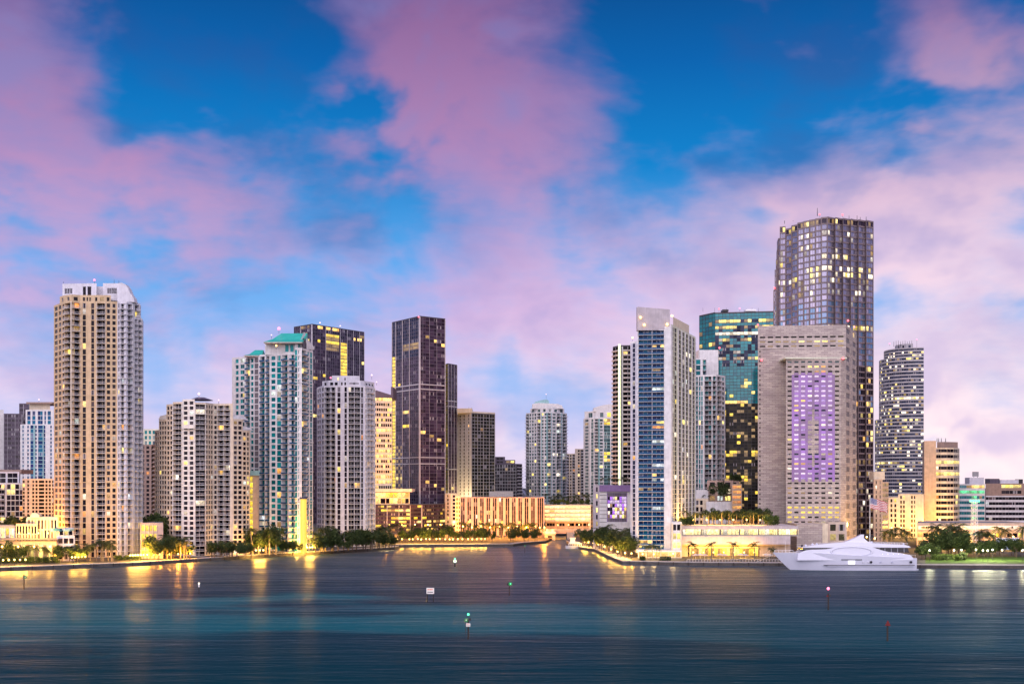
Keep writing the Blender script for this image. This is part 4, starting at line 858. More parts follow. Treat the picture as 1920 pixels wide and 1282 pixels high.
# ---- sand tower with curved lit end
b = Building('office_tower', 'sand coloured tower with blank flank and curved banded corner lit gold', at=(1765, 900), wall='sand', trim='sand_light', glassm='glass_dark', lit=.06, pal='warm', far=True, seed=47)
b.vol([(1733, 905), (1755, 900)], 826, edges=['s1'], depth=30)
fo = lambda e, ti, i, n, j: 'lit_yellow' if i in (n - 5, n - 3, 1) else None
b.vol([(1755, 900), (1764, 897), (1776, 896), (1788, 899), (1796, 906), (1799, 916)], 839, edges=['n1 n1'], fh=4.3, depth=20, wall='sand_light', force=fo); b.vol([(1757, 903), (1770, 900), (1796, 907)], 828, zb=Z(840, 896), wall='brown', depth=16)
for px in (1757, 1760, 1765, 1773): b.mast(px, 828, 821, 905, .3)
b.finish()
b = Building('office_block', 'small office block striped with green light, right of the sand tower', at=(1822, 950), wall='white', trim='white', glassm='glass_office', lit=.05, pal='office', far=True, seed=48)
def fo(e, ti, i, n, j):
    if i == n - 1: return 'lit_warm' if ti > 3 else None
    if i in (n - 2,): return 'lit_green'
    if ti in (6, 7) and i > n - 8: return 'lit_green'
b.vol([(1797, 952), (1847, 950)], 907, edges=['s.2 ' + 'n1 ' * 10 + 's.2'], fh=4.4, depth=24, force=fo); b.block('lift_house', 1818, 1845, 908, 895, 958, 10, 'lavender_white'); b.block('roof_sign', 1824, 1835, 893, 884, 960, 1, 'grey'); b.mast(1826, 896, 892, 960.5, .25); b.mast(1833, 896, 892, 960.5, .25); b.finish()
b = Building('office_block', 'wide mauve office block with white bands at the right edge', at=(1890, 950), wall='lavender_white', trim='mauve', glassm='glass_dark', lit=.05, pal='warm', far=True, seed=49)
b.vol([(1848, 952), (1960, 948)], 929, edges=['n1 ' * 18], fh=4.2, depth=30); b.vol([(1848, 953), (1960, 949)], 906, zb=Z(930, 948), nfl=2, edges=['s4 ' + 'n1 ' * 5 + 's6'], depth=28, wall='brown', force=lambda e, ti, i, n, j: 'lit_yellow' if i else None)
b.block('roof_plant', 1856, 1874, 907, 897, 960, 10, 'plum_frame'); b.block('roof_plant', 1876, 1910, 907, 899, 958, 8, 'lavender_white'); b.block('roof_plant', 1911, 1918, 907, 898, 962, 8, 'dark_metal'); b.finish()
b = Building('slab_block', 'narrow orange lit slab right of the stone hotel, behind the flag', at=(1650, 800), wall='sand', trim='sand_light', glassm='glass_dark', lit=.05, far=True, seed=50)
b.vol([(1638, 802), (1655, 800)], 898, edges=['s1 w.5 s1.4 w.4 s1'], fh=3.3, depth=14, lit=.1); b.vol([(1655, 800), (1666, 812)], 903, edges=['n1'], fh=3.6, depth=10, glassm='lit_dim'); b.block('lift_house', 1638, 1659, 899, 884, 806, 10, 'sand_light'); b.finish()
b = Building('apartment_block', 'floodlit cream low block under the round banded tower', at=(1700, 860), wall='sand_light', trim='cream_trim', glassm='glass_black', lit=.2, pal='gold', far=True, seed=51)
b.vol([(1666, 862), (1688, 860)], 932, edges=['s1 w1 s1 w1 s2'], fh=3.5); b.vol([(1684, 866), (1732, 864)], 926, edges=['s1 w.8 s.6 w.8 s3 w.8 s.6 w.6 s4'], fh=3.5); b.finish()
b = Building('market_deck', 'long low peach market building with signboards behind the park trees', at=(1830, 740), wall='sand', trim='pink', glassm='glass_dark', lit=.2, pal='warm', seed=52)
b.vol([(1719, 742), (1930, 738)], 980, edges=['s1'], fh=3.5, depth=40); b.vol([(1719, 734), (1930, 730)], 996, zb=LZ, edges=['p.3 ' + 'n2 p.25 ' * 20], fh=4.5, depth=10, force=lambda e, ti, i, n, j: ['glass_dark', 'glass_dark', 'lit_dim', 'lit_gold', 'lit_yellow'][(ti * 7 + j) % 5])
b.block('sign_band', 1722, 1916, 991.5, 985, 728.5, 1, 'slab_white'); b.block('awning', 1790, 1846, 1003, 1000, 724, 5, 'awning_blue')
sg = random.Random(8)
for (x0, x1) in ((1728, 1762), (1776, 1791), (1864, 1868), (1897, 1901)):
    x = x0
    while x < x1 - 1:
        ww = sg.uniform(1.6, 3.0); b.block('sign_letter', x, x + ww, 990.3, 986.2 + sg.choice((0, .5)), 728.2, .25, 'sign_ink' if x0 != 1864 else 'plum_frame'); x += ww + .9
b.finish()
o = thing('projection_screen', 'large plain pale blue screen board behind the park trees', 'screen', (X(1889, 690), 690, LZ))
mb = MB(); xs = X(1868, 690) - o.location.x; xe = X(1910, 690) - o.location.x; z0, z1 = Z(1030, 690) - LZ, Z(1008, 690) - LZ
mb.box(xs, xe, 0, .5, z0, z1, 'screen_blue') if 'screen_blue' in MATS else (emit('screen_blue', (.42, .55, .85), .45, base=(.5, .55, .65)), mb.box(xs, xe, 0, .5, z0, z1, 'screen_blue'))
link('panel', mb.mesh('panel'), o)
for q in (xs + 1, xe - 1): mb = MB(); mb.tube((q, .8, 0), (q, .8, z1), .2, .2, 'dark_metal'); link('post', mb.mesh('post'), o)
# ================================================================== waterfront restaurant, bridge, masts
b = Building('restaurant_house', 'floodlit golden arcaded restaurant house at the left edge of the quay', at=(60, 605), wall='sand_light', trim='white', glassm='lit_gold', seed=60)
fo = lambda e, ti, i, n, j: ['lit_gold', 'lit_yellow', 'lit_strip', 'lit_dim'][(ti + j + i) % 4]
b.vol([(-25, 604), (106, 603)], 1014, edges=['p.5 ' + 't2 p.5 ' * 16], nfl=1, depth=16, parapet=1.4, force=fo, wall='sand', trim='sand_light')
b.vol([(-25, 618), (28, 618)], 985, zb=LZ, edges=['p.5 ' + 't2 p.5 ' * 6], fh=4.6, depth=14, parapet=1.2, force=fo, wall='sand')
b.vol([(30, 614), (70, 614)], 981, zb=LZ, edges=['p.4 ' + 't1.3 p.5 ' * 7], fh=5.0, depth=16, parapet=1.0, wall='sand', trim='sand_light', force=lambda e, ti, i, n, j: ['glass_dark', 'lit_dim', 'lit_warm'][(ti * 3 + i * 2 + j) % 3])
b.vol([(50, 616), (108, 615)], 969, zb=LZ, edges=['p.4 ' + 's.5 t1.2 s.5 ' * 9 + 'p.4'], fh=5.0, depth=14, parapet=1.2, wall='cream', trim='white', force=lambda e, ti, i, n, j: ['glass_dark', 'lit_dim', 'lit_warm', 'glass_dark'][(ti * 3 + i * 2 + j) % 4])
b.profile('gable', [(56, 970), (57, 965), (61, 962), (65, 961), (69, 962), (73, 965), (74, 970)], 614.6, 4, 'sand_light')
b.block('roof_terrace', -25, 108, 1012, 1010.5, 601.5, 20, 'brown'); b.block('awning', 96, 112, 996, 990, 609, 6, 'awning_blue'); b.block('awning', 118, 131, 995.5, 991.5, 607, 6, 'teal_trim')
b.vol([(107, 606), (140, 606)], 1004, edges=['s.4 w1.6 s.35 w1.6 s.35 w1.6 s.4'], nfl=3, depth=16, wall='lavender_white', trim='white', glassm='glass_dark'); b.vol([(110, 612), (138, 612)], 990, zb=Z(1005, 606), nfl=1, edges=['p.4 g1.5 p.3 g1.5 p.3 g1.5 p.4'], depth=10, wall='white', glassm='glass_dark', lit=.3)
b.finish()

b = Building('bridge', 'low drawbridge with a pale bridge house across the river mouth', cat='bridge', at=(1040, 862), wall='sand_light', trim='sand', glassm='glass_dark', seed=61, lit=.2)
b.vol([(1021, 862), (1041, 862)], 1001, zb=-1, edges=['s1.3 w1.6 s1.3'], nfl=2, depth=10, wall='cream'); b.block('house_roof', 1020, 1042, 1001, 997, 861, 12, 'white'); b.block('turret', 1024, 1028, 997, 991, 862, 3, 'white'); b.block('turret', 1034, 1038, 997, 992, 862, 3, 'white')
b.block('deck', 985, 1130, 997.5, 993, 872, 16, 'sand'); b.block('parapet', 985, 1130, 993, 991, 872, .6, 'sand_light'); b.block('pier', 1063, 1075, 1025, 997.6, 872, 14, 'concrete', z0=-1); b.block('abutment', 965, 1020, 1025, 997.6, 872, 14, 'brown', z0=-1); b.mast(1023, 995, 966, 861, .35); b.finish()

o = thing('lattice_mast', 'white lattice mast with green lamps on top in the park', 'mast', (X(1827, 700), 700, LZ))
mb = MB(); h = Z(941, 700) - LZ; n = 14; r0, r1 = 1.6, 1.3
cor = lambda k, q: ((r0 + (r1 - r0) * k) * (1 if q in (1, 2) else -1), (r0 + (r1 - r0) * k) * (1 if q in (2, 3) else -1), h * k)
for q in range(4): mb.tube(cor(0, q), cor(1, q), .16, .14, 'white_metal', 5)
for i in range(n):
    a, c = i / n, (i + 1) / n
    for q in range(4):
        mb.tube(cor(a, q), cor(c, (q + 1) % 4), .08, .08, 'white_metal', 4); mb.tube(cor(c, q), cor(c, (q + 1) % 4), .08, .08, 'white_metal', 4)
link('lattice', mb.mesh('lattice'), o)
for q in (-2.4, -.8, .8, 2.4):
    mb = MB(); mb.ball((q, -.4, h + .8), .75, 'light_green'); link('lamp', mb.mesh('lamp'), o)
mb = MB(); mb.box(-3, 3, -.5, .5, h, h + .25, 'white_metal'); link('platform', mb.mesh('platform'), o)

# flag
m, t = newmat('flag_cloth'); uv = t.node('ShaderNodeTexCoord').outputs['UV']; ux, uy, _ = t.sep(uv)
st = t.math('LESS_THAN', t.math('MODULO', t.math('MULTIPLY', uy, 13.), 2.), 1.)
colr = t.mix(st, (.62, .56, .58), (.42, .05, .08))
inc = t.math('MULTIPLY', t.math('LESS_THAN', ux, .4), t.math('GREATER_THAN', uy, 6 / 13))
sx = t.math('SUBTRACT', t.math('FRACT', t.math('MULTIPLY', ux, 15.)), .5); sy = t.math('SUBTRACT', t.math('FRACT', t.math('MULTIPLY', t.math('SUBTRACT', uy, 6 / 13), 9.3)), .5)
star = t.math('LESS_THAN', t.math('ADD', t.math('MULTIPLY', sx, sx), t.math('MULTIPLY', sy, sy)), .06)
t.put(t.p.inputs['Base Color'], t.mix(inc, colr, t.mix(star, (.03, .03, .16), (.8, .8, .85)))); t.p.inputs['Roughness'].default_value = .8
fD = 640; o = thing('flagpole', 'pole with a large waving striped flag beside the stone hotel', 'flag', (X(1631, fD), fD, LZ))
mb = MB(); ft = Z(932, fD) - LZ; mb.tube((0, 0, 0), (0, 0, ft), .22, .12, 'white_metal', 8); mb.ball((0, 0, ft + .3), .3, 'white_metal'); link('pole', mb.mesh('pole'), o)
mb = MB(); NX, NZ = 22, 8; Lf, Hf = 9.6, 5.8
fp = lambda i, j: (.15 + Lf * i / NX, .9 * math.sin(i * .62 + j * .25) * (i / NX) ** .7, ft - .4 - Hf * (1 - j / NZ) - 2.6 * (i / NX) ** 1.5 + .25 * math.sin(i * .8))
for i in range(NX):
    for j in range(NZ):
        mb.face((fp(i, j), fp(i + 1, j), fp(i + 1, j + 1), fp(i, j + 1)), 'flag_cloth', ((i / NX, j / NZ), ((i + 1) / NX, j / NZ), ((i + 1) / NX, (j + 1) / NZ), (i / NX, (j + 1) / NZ)))
link('cloth', mb.mesh('cloth', smooth=True), o)

surf('hull_shade_blue', (.02, .05, .16), .3, .1, 1, .4, False)
# ================================================================== motor yacht
YD, YN = 568.0, 5.4
yo = thing('motor_yacht', 'large white motor yacht moored at the quay in front of the stone hotel', 'yacht', (X(1590, 562), YD, 0))
yx = lambda px: X(px, 562) - X(1590, 562)
yz = lambda py: Z(py, 562)
mb = MB(); NS, NQ = 44, 9
xe = yx(1721)
def hp(i, q, side):
    tt = i / NS; qq = q / NQ; xs = yx(1492) + (yx(1454) - yx(1492)) * qq ** .85
    x = xs + (xe - xs) * tt
    dz = yz(1036.5) + (yz(1046) - yz(1036.5)) * (max(0, (x - yx(1540)) / (xe - yx(1540))) ** .8)
    z = -.8 + (dz + .8) * qq
    hb = YN * (1 - (1 - min(1, tt / (.52 - .1 * qq))) ** 2.1) * (.80 + .20 * qq ** .6) * (1 - .10 * max(0, tt - .75) / .25)
    return (x, side * hb, z)
for s_ in (-1, 1):
    for i in range(NS):
        for q in range(NQ):
            P = [hp(i, q, s_), hp(i + 1, q, s_), hp(i + 1, q + 1, s_), hp(i, q + 1, s_)]
            mb.face(P if s_ < 0 else P[::-1], 'yacht_paint')
for q in range(NQ): mb.face((hp(NS, q, -1), hp(NS, q, 1), hp(NS, q + 1, 1), hp(NS, q + 1, -1)), 'yacht_paint')
for i in range(NS): mb.face((hp(i, NQ, -1), hp(i + 1, NQ, -1), hp(i + 1, NQ, 1), hp(i, NQ, 1)), 'teak' if i > NS - 6 else 'yacht_paint')
link('hull', mb.mesh('hull', smooth=False), yo)
for (px, z_, tx) in ((1462, yz(1039), 1440), (1716, yz(1049), 1738)):
    ml = MB(); ml.tube((yx(px), 1.5, z_), (yx(tx), 22, 2.2), .09, .09, 'sign_white', 5); link('mooring_line', ml.mesh('mooring_line'), yo)
def shell(name, pts, w0, w1, z0, z1, mat):
    """solid from a side outline, its half width shrinking with height"""
    mb = MB(); L = [(yx(a), yz(c_)) for a, c_ in pts]; hw = lambda z: w0 + (w1 - w0) * (z - z0) / (z1 - z0)
    f = [(x, -hw(z), z) for x, z in L]; g = [(x, hw(z), z) for x, z in L]; n = len(L)
    mb.face(f[::-1], mat); mb.face(g, mat)
    for i in range(n): mb.face((f[i], f[(i + 1) % n], g[(i + 1) % n], g[i]), mat)
    return link(name, mb.mesh(name), yo)
zlo, zhi = yz(1050), yz(1022)
shell('main_deckhouse', [(1496, 1050), (1498, 1037), (1512, 1031.5), (1530, 1029.3), (1556, 1028.5), (1566, 1026), (1580, 1023.2), (1600, 1022), (1622, 1022.6), (1640, 1026), (1652, 1030.5), (1668, 1034.6), (1690, 1036.5), (1708, 1040), (1714, 1046), (1714, 1050)], 5.15, 4.3, zlo, zhi, 'yacht_paint')
shell('upper_deck', [(1503, 1026.4), (1526, 1022.6), (1546, 1020), (1575, 1017.6), (1592, 1016), (1640, 1018.6), (1700, 1021.6), (1708, 1023.6), (1706, 1026.6), (1650, 1026.2), (1600, 1023.5), (1560, 1026.4)], 4.5, 3.6, yz(1027), yz(1016), 'yacht_paint')
shell('bridge_windows', [(1506, 1030.4), (1506, 1026.6), (1550, 1026.6), (1562, 1027), (1550, 1029.2), (1530, 1030)], 4.62, 4.5, yz(1031), yz(1026), 'yacht_dark')
shell('saloon_windows', [(1640, 1035.4), (1640, 1026.8), (1704, 1027), (1707, 1035.6)], 4.35, 4.3, yz(1036), yz(1026), 'yacht_dark')
shell('radar_fin', [(1580, 1018.5), (1598, 1013.5), (1612, 1007.5), (1621, 1002.5), (1626, 1002.5), (1625, 1009), (1631, 1015), (1642, 1019), (1642, 1020)], 2.6, .9, yz(1020), yz(1003), 'yacht_paint')
for px in (1650, 1661, 1673, 1685, 1697): shell('window_post', [(px, 1035.4), (px, 1027), (px + .5, 1027), (px + .5, 1035.4)], 4.42, 4.36, yz(1036), yz(1026), 'yacht_paint')
shell('stern_canopy', [(1654, 1026.2), (1654, 1024.6), (1709, 1025.2), (1709, 1026.4)], 4.7, 4.6, yz(1027), yz(1024), 'yacht_paint')
# oval recess on the side
mb = MB(); NE = 40
hwz = lambda z: 5.15 + (4.3 - 5.15) * (z - zlo) / (zhi - zlo)
def el(k, f, out): a = 2 * math.pi * k / NE; x = yx(1598 + 41 * f * math.cos(a)); z = yz(1034 + 9.2 * f * math.sin(a)); return (x, -(hwz(z) + out), z)
for k in range(NE):
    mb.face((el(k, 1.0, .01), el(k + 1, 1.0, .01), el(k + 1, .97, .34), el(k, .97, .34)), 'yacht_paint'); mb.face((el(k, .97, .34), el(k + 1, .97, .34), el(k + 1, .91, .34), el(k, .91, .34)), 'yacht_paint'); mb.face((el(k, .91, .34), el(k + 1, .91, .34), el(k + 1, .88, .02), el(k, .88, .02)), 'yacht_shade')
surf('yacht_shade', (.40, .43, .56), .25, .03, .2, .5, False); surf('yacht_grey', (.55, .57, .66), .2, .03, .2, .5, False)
link('oval_frame', mb.mesh('oval_frame'), yo)
def side_box(name, px0, px1, py0, py1, mat, out=.12):
    mb = MB(); z0, z1 = yz(py1), yz(py0); mb.box(yx(px0), yx(px1), -YN - out, -YN + 1.2, z0, z1, mat); return link(name, mb.mesh(name), yo)
side_box('side_slot', 1578, 1617, 1048.2, 1049.6, 'yacht_dark', .03); side_box('boarding_door', 1591, 1604, 1050.6, 1057.6, 'door_glow' if 'door_glow' in MATS else (emit('door_glow', (1, 1, 1), .55, base=(.8, .8, .82)) and 'door_glow'), .06)
side_box('rubbing_strake', 1546, 1716, 1058.6, 1059.6, 'yacht_dark', .08); side_box('spray_rail', 1552, 1716, 1059.9, 1060.9, 'yacht_paint', .2)
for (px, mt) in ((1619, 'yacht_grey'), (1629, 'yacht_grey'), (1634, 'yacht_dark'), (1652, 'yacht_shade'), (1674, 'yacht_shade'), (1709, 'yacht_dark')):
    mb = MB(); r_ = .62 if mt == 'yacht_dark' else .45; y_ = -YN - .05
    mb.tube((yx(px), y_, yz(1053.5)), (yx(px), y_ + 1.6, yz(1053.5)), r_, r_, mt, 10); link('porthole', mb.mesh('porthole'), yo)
for s_ in (-1, 1):
    mb = MB()
    for i in range(NS):
        P = [hp(i, 0, s_), hp(i + 1, 0, s_), hp(i + 1, 0, s_), hp(i, 0, s_)]; P = [(x, y * 1.006 + s_ * .03, z) for x, y, z in P]; P[0] = (P[0][0], P[0][1], -.3); P[1] = (P[1][0], P[1][1], -.3); P[2] = (P[2][0], P[2][1] * 1.012, .55); P[3] = (P[3][0], P[3][1] * 1.012, .55)
        mb.face(P if s_ < 0 else P[::-1], 'hull_shade_blue')
    link('hull_shade_band', mb.mesh('hull_shade_band'), yo)  # added dark band: shading low on the hull, put in as colour
side_box('deck_window', 1520, 1542, 1040.2, 1042, 'yacht_dark', -.9)
for k in range(5): side_box('deck_light', 1656 + 10 * k, 1656.7 + 10 * k, 1037.9, 1038.4, 'globe_white', -.6)
mb = MB()
rl = [(yx(1458 + 7 * i), yz(1036.3 - .55 * i) if i < 6 else yz(1033)) for i in range(6)]
for (x, z) in rl:
    for sg in (-1, 1): mb.tube((x, sg * (.4 + .05 * (x - rl[0][0])), yz(1037)), (x, sg * (.4 + .05 * (x - rl[0][0])), yz(1032.6)), .05, .05, 'white_metal', 4)
for sg in (-1, 1): mb.tube((rl[0][0], sg * .4, yz(1032.6)), (rl[-1][0], sg * (.4 + .05 * (rl[-1][0] - rl[0][0])), yz(1032.6)), .05, .05, 'white_metal', 4)
ur = MB()
for sg in (-1, 1):
    for k in range(22): ur.tube((yx(1640 + 3.1 * k), sg * 3.4, yz(1021.6)), (yx(1640 + 3.1 * k), sg * 3.4, yz(1018.2)), .05, .05, 'white_metal', 4)
    ur.tube((yx(1640), sg * 3.4, yz(1017.4)), (yx(1706), sg * 3.4, yz(1018.6)), .06, .06, 'white_metal', 4)
link('upper_rail', ur.mesh('upper_rail'), yo)
link('bow_rail', mb.mesh('bow_rail'), yo)
mb = MB(); mb.tube((yx(1478), 0, yz(1036)), (yx(1478), 0, yz(1015)), .1, .05, 'white_metal', 5); link('jackstaff', mb.mesh('jackstaff'), yo)
mb = MB()
for px in (1712, 1719): mb.tube((yx(px), -4, yz(1046)), (yx(px), -4, yz(1040)), .05, .05, 'white_metal', 4)
mb.tube((yx(1708), -4, yz(1040)), (yx(1720), -4, yz(1041)), .05, .05, 'white_metal', 4); link('stern_rail', mb.mesh('stern_rail'), yo)
mb = MB(); mb.box(yx(1714), yx(1726), -3.6, 3.6, .1, .55, 'yacht_paint'); link('swim_platform', mb.mesh('swim_platform'), yo)
for (px, py) in ((1508, 1023.6), (1515, 1022.8), (1528, 1020.9), (1536, 1020.5), (1700, 1020.2), (1640, 1017)):
    mb = MB(); mb.ball((yx(px), -1.5, yz(py)), .55, 'yacht_dark' if px < 1512 else 'yacht_paint'); link('radome', mb.mesh('radome'), yo)

# tour boat in the river mouth
bo = thing('tour_boat', 'small white double-decked tour boat tied up by the bridge', 'boat', (X(1076, 752), 752, 0))
bx = lambda px: X(px, 752) - X(1076, 752); bz = lambda py: Z(py, 752)
mb = MB(); st_ = [(1061, .2), (1064, 1.8), (1070, 2.8), (1080, 3.0), (1094, 2.6)]
for (a, wa), (c_, wc) in zip(st_[:-1], st_[1:]): mb.hexa([(bx(a), -wa * .7, -.4), (bx(c_), -wc * .7, -.4), (bx(c_), wc * .7, -.4), (bx(a), wa * .7, -.4)], [(bx(a) - .4, -wa, 1.9), (bx(c_), -wc, 1.5), (bx(c_), wc, 1.5), (bx(a) - .4, wa, 1.9)], 'yacht_paint')
link('hull', mb.mesh('hull'), bo)
for (a, c_, y0, y1, w_, mt, nm) in ((1066, 1090, 1024.2, 1017.5, 2.2, 'yacht_paint', 'cabin'), (1067, 1086, 1017.4, 1016, 2.5, 'white_metal', 'upper_deck'), (1069, 1078, 1016, 1008.5, 1.5, 'yacht_paint', 'wheelhouse'), (1068, 1079, 1008.4, 1007.4, 1.8, 'white_metal', 'wheelhouse_roof')):
    mb = MB(); mb.box(bx(a), bx(c_), -w_, w_, bz(y0), bz(y1), mt); link(nm, mb.mesh(nm), bo)
for k in range(7): mb = MB(); mb.box(bx(1067.2 + 3.2 * k), bx(1069.4 + 3.2 * k), -2.28, -2.1, bz(1022.5), bz(1019), 'yacht_dark'); link('cabin_window', mb.mesh('cabin_window'), bo)
mb = MB(); mb.tube((bx(1076), 0, bz(1008)), (bx(1076), 0, bz(993)), .12, .06, 'white_metal'); link('mast', mb.mesh('mast'), bo)

# ================================================================== channel markers
def marker(px, ytop, ybase, label, kind):
    D = DW(ybase); s_ = D / F; h = (ybase - ytop) * s_
    o = thing('channel_marker', label, 'channel marker', (X(px, D), D, 0), 'channel markers standing in the bay')
    def add(name, mb): return link(name, mb.mesh(name), o)
    def pile(x=0, top=h, r=.24): mb = MB(); mb.tube((x, 0, -2), (x, 0, top), r * 1.1, r * .9, 'pile_wood', 8); add('pile', mb)
    def lamp(mat, z, r=.38): mb = MB(); mb.ball((0, 0, z), r, mat); mb.tube((0, 0, z - .9), (0, 0, z - r), .05, .05, 'dark_metal', 5); add('lantern', mb)
    def square(x, z, a, mat, y=-.32): mb = MB(); mb.box(x - a, x + a, y, y + .06, z - a, z + a, mat); q = add('dayboard', mb); mb = MB(); mb.box(x - a * .28, x + a * .28, y - .02, y, z - a * .45, z + a * .45, 'sign_white'); link('number_plate', mb.mesh('number_plate'), q)
    def tri(x, z, a, mat, y=-.32):
        mb = MB(); f = [(x - a, y, z), (x + a, y, z), (x, y, z + 2.0 * a)]; mb.hexa(f, [(p, y + .06, r_) for p, _, r_ in f], mat); add('dayboard', mb)
    def notice(z, w_, hh, rows):
        mb = MB(); mb.box(-w_, w_, -.38, -.31, z - hh, z + hh, 'sign_white'); q = add('notice_board', mb); rg = random.Random(2)
        for r_ in range(rows):
            x = -w_ * .75
            while x < w_ * .7:
                ww = rg.uniform(.08, .2); zz = z + hh * (.45 - .9 * r_ / max(1, rows - 1) if rows > 1 else 0); mb = MB(); mb.box(x, x + ww, -.41, -.38, zz - hh * .2, zz + hh * .2, 'sign_ink' if (r_ + rows) % 2 else 'sign_orange'); link('lettering', mb.mesh('lettering'), q); x += ww + .07
    if kind == 'green_plain': pile(); square(.62, h - .9, .5, 'board_green')
    if kind == 'white_light': pile(top=h - 1.6, r=.2); mb = MB(); mb.tube((0, 0, h - 1.6), (0, 0, h - .4), .28, .28, 'sign_white', 8); add('white_band', mb); lamp('globe_white', h - .2, .3)
    if kind == 'pale': pile(top=h - 1.9, r=.35); lamp('light_palegreen', h - 1.2, .75); lamp('light_green', h, .4)
    if kind == 'notice': pile(-1.05, h - 1.5, .17); pile(1.05, h - 1.5, .17); notice(h - 1.1, 1.35, 1.05, 2)
    if kind == 'green_round':
        pile(top=h - .6, r=.2); mb = MB(); mb.tube((.35, -.4, h - .8), (.35, -.3, h - .8), .68, .68, 'board_green', 14); add('dayboard', mb); mb = MB(); mb.tube((-.35, .1, h - .9), (-.35, .2, h - .9), .6, .6, 'dark_metal', 12); add('rear_board', mb); mb = MB(); mb.ball((.45, -.5, h - .7), .22, 'light_green'); add('lantern', mb)
    if kind == 'green_light':
        pile(top=h - 1.7); lamp('light_green', h - .3, .32); square(-.55, h - 1.8, .42, 'board_green'); mb = MB(); mb.box(.1, .75, -.2, -.1, h - 2.0, h - 1.3, 'dark_metal'); add('rear_board', mb); notice(h - 3.1, .55, .45, 2)
        mb = MB(); mb.tube((-.75, .1, .5), (-.7, .1, h - 2.4), .07, .07, 'dark_metal', 5); add('ladder', mb)
    if kind == 'red_light':
        pile(top=h - 1.9); lamp('light_pink', h - .3, .5); tri(-.35, h - 3.0, .42, 'board_red'); tri(.62, h - 2.9, .40, 'dark_metal', .1); mb = MB(); mb.tube((-.7, .1, .3), (-.68, .1, h - 3), .06, .06, 'dark_metal', 5); add('ladder', mb)
    if kind == 'red_plain': pile(top=h - .6); tri(0, h - 1.6, .78, 'board_red')
    if kind == 'slim': pile(r=.14); square(.1, h - .5, .4, 'board_green')
marker(45, 1077, 1104, 'leftmost channel marker, a dark pile with a small green board', 'green_plain')
marker(373, 1092, 1113, 'dark pile topped by a white lamp, off the stepped cream block', 'white_light')
marker(853, 1047, 1062, 'distant short pile with a pale green-white lamp in mid channel', 'pale')
marker(807, 1101, 1128, 'white rectangular notice board on two piles in the water', 'notice')
marker(955, 1090, 1116, 'pile with a round green board, right of the notice board', 'green_round')
marker(878, 1149, 1198, 'nearest green-lit pile carrying a green board and a white notice', 'green_light')
marker(1553, 1101, 1143, 'pile with a glowing red lamp and two triangles, in front of the yacht', 'red_light')
marker(1664, 1161, 1201, 'unlit pile with a single red triangle at the lower right', 'red_plain')
marker(984, 1021, 1036, 'slim distant post near the far shore by the bridge', 'slim')
# ================================================================== trees, palms, shrubs
def leafmat(name, c0, c1, c2):
    m, t = newmat(name); ge = t.node('ShaderNodeNewGeometry'); oi = t.node('ShaderNodeObjectInfo')
    r = t.math('FRACT', t.math('ADD', ge.outputs['Random Per Island'], oi.outputs['Random']))
    t.put(t.p.inputs['Base Color'], t.ramp(r, [(0, c0), (.55, c1), (1, c2)])); t.p.inputs['Roughness'].default_value = .6; t.p.inputs['Specular IOR Level'].default_value = .25
    tr = t.node('ShaderNodeBsdfTranslucent'); t.put(tr.inputs[0], t.ramp(r, [(0, c1), (1, c2)])); mx = t.node('ShaderNodeMixShader'); mx.inputs[0].default_value = .25
    t.l.new(t.p.outputs[0], mx.inputs[1]); t.l.new(tr.outputs[0], mx.inputs[2]); t.l.new(mx.outputs[0], t.o.inputs[0])
leafmat('leaf', (.018, .035, .012), (.04, .07, .02), (.09, .12, .035)); leafmat('palm_leaf', (.02, .035, .014), (.045, .065, .022), (.10, .11, .04)); leafmat('leaf_bright', (.04, .07, .012), (.08, .13, .025), (.14, .17, .05))
surf('bark', (.12, .09, .07), .9, .3, 3); surf('palm_bark', (.22, .18, .14), .9, .3, 3)
def make_palm(seed, h=10.0):
    rg = random.Random(seed); o = bpy.data.objects.new('palm_tree', None); COL.objects.link(o); o['category'] = 'palm'; o['label'] = 'x'
    mb = MB(); p = Vector((0, 0, 0)); lean = Vector((rg.uniform(-.6, .6), rg.uniform(-.6, .6), 0)); n = 6
    for i in range(n):
        q = Vector((lean.x * ((i + 1) / n) ** 2, lean.y * ((i + 1) / n) ** 2, h * .78 * (i + 1) / n)); mb.tube(p, q, .30 - .12 * i / n, .30 - .12 * (i + 1) / n, 'palm_bark', 6, False); p = q
    link('trunk', mb.mesh('trunk'), o); mb = MB(); top = p
    for k in range(20):
        a = 2 * math.pi * k / 20 + rg.uniform(-.2, .2); el = rg.uniform(-.55, 1.15); L = rg.uniform(2.7, 3.7); dirh = Vector((math.cos(a), math.sin(a), 0)); side = Vector((-math.sin(a), math.cos(a), 0)); pts = []
        for i in range(7):
            s_ = i / 6; pts.append(top + dirh * (L * s_ * math.cos(el * (1 - s_ * .6))) + Vector((0, 0, L * (math.sin(el) * s_ - .62 * s_ * s_))))
        for i in range(6):
            a_, c_ = pts[i], pts[i + 1]; wd_ = .75 * math.sin(math.pi * min(1, (i + 1.2) / 7.2)) + .1
            for sd in (-1, 1):
                for half in (0, .5):
                    q0 = a_.lerp(c_, half); q1 = a_.lerp(c_, half + .36); tip = q1 + side * (sd * wd_) + (c_ - a_) * .7 - Vector((0, 0, wd_ * rg.uniform(.35, .8))); mb.face((q0, q1, tip), 'palm_leaf')
    link('crown', mb.mesh('crown'), o); return o
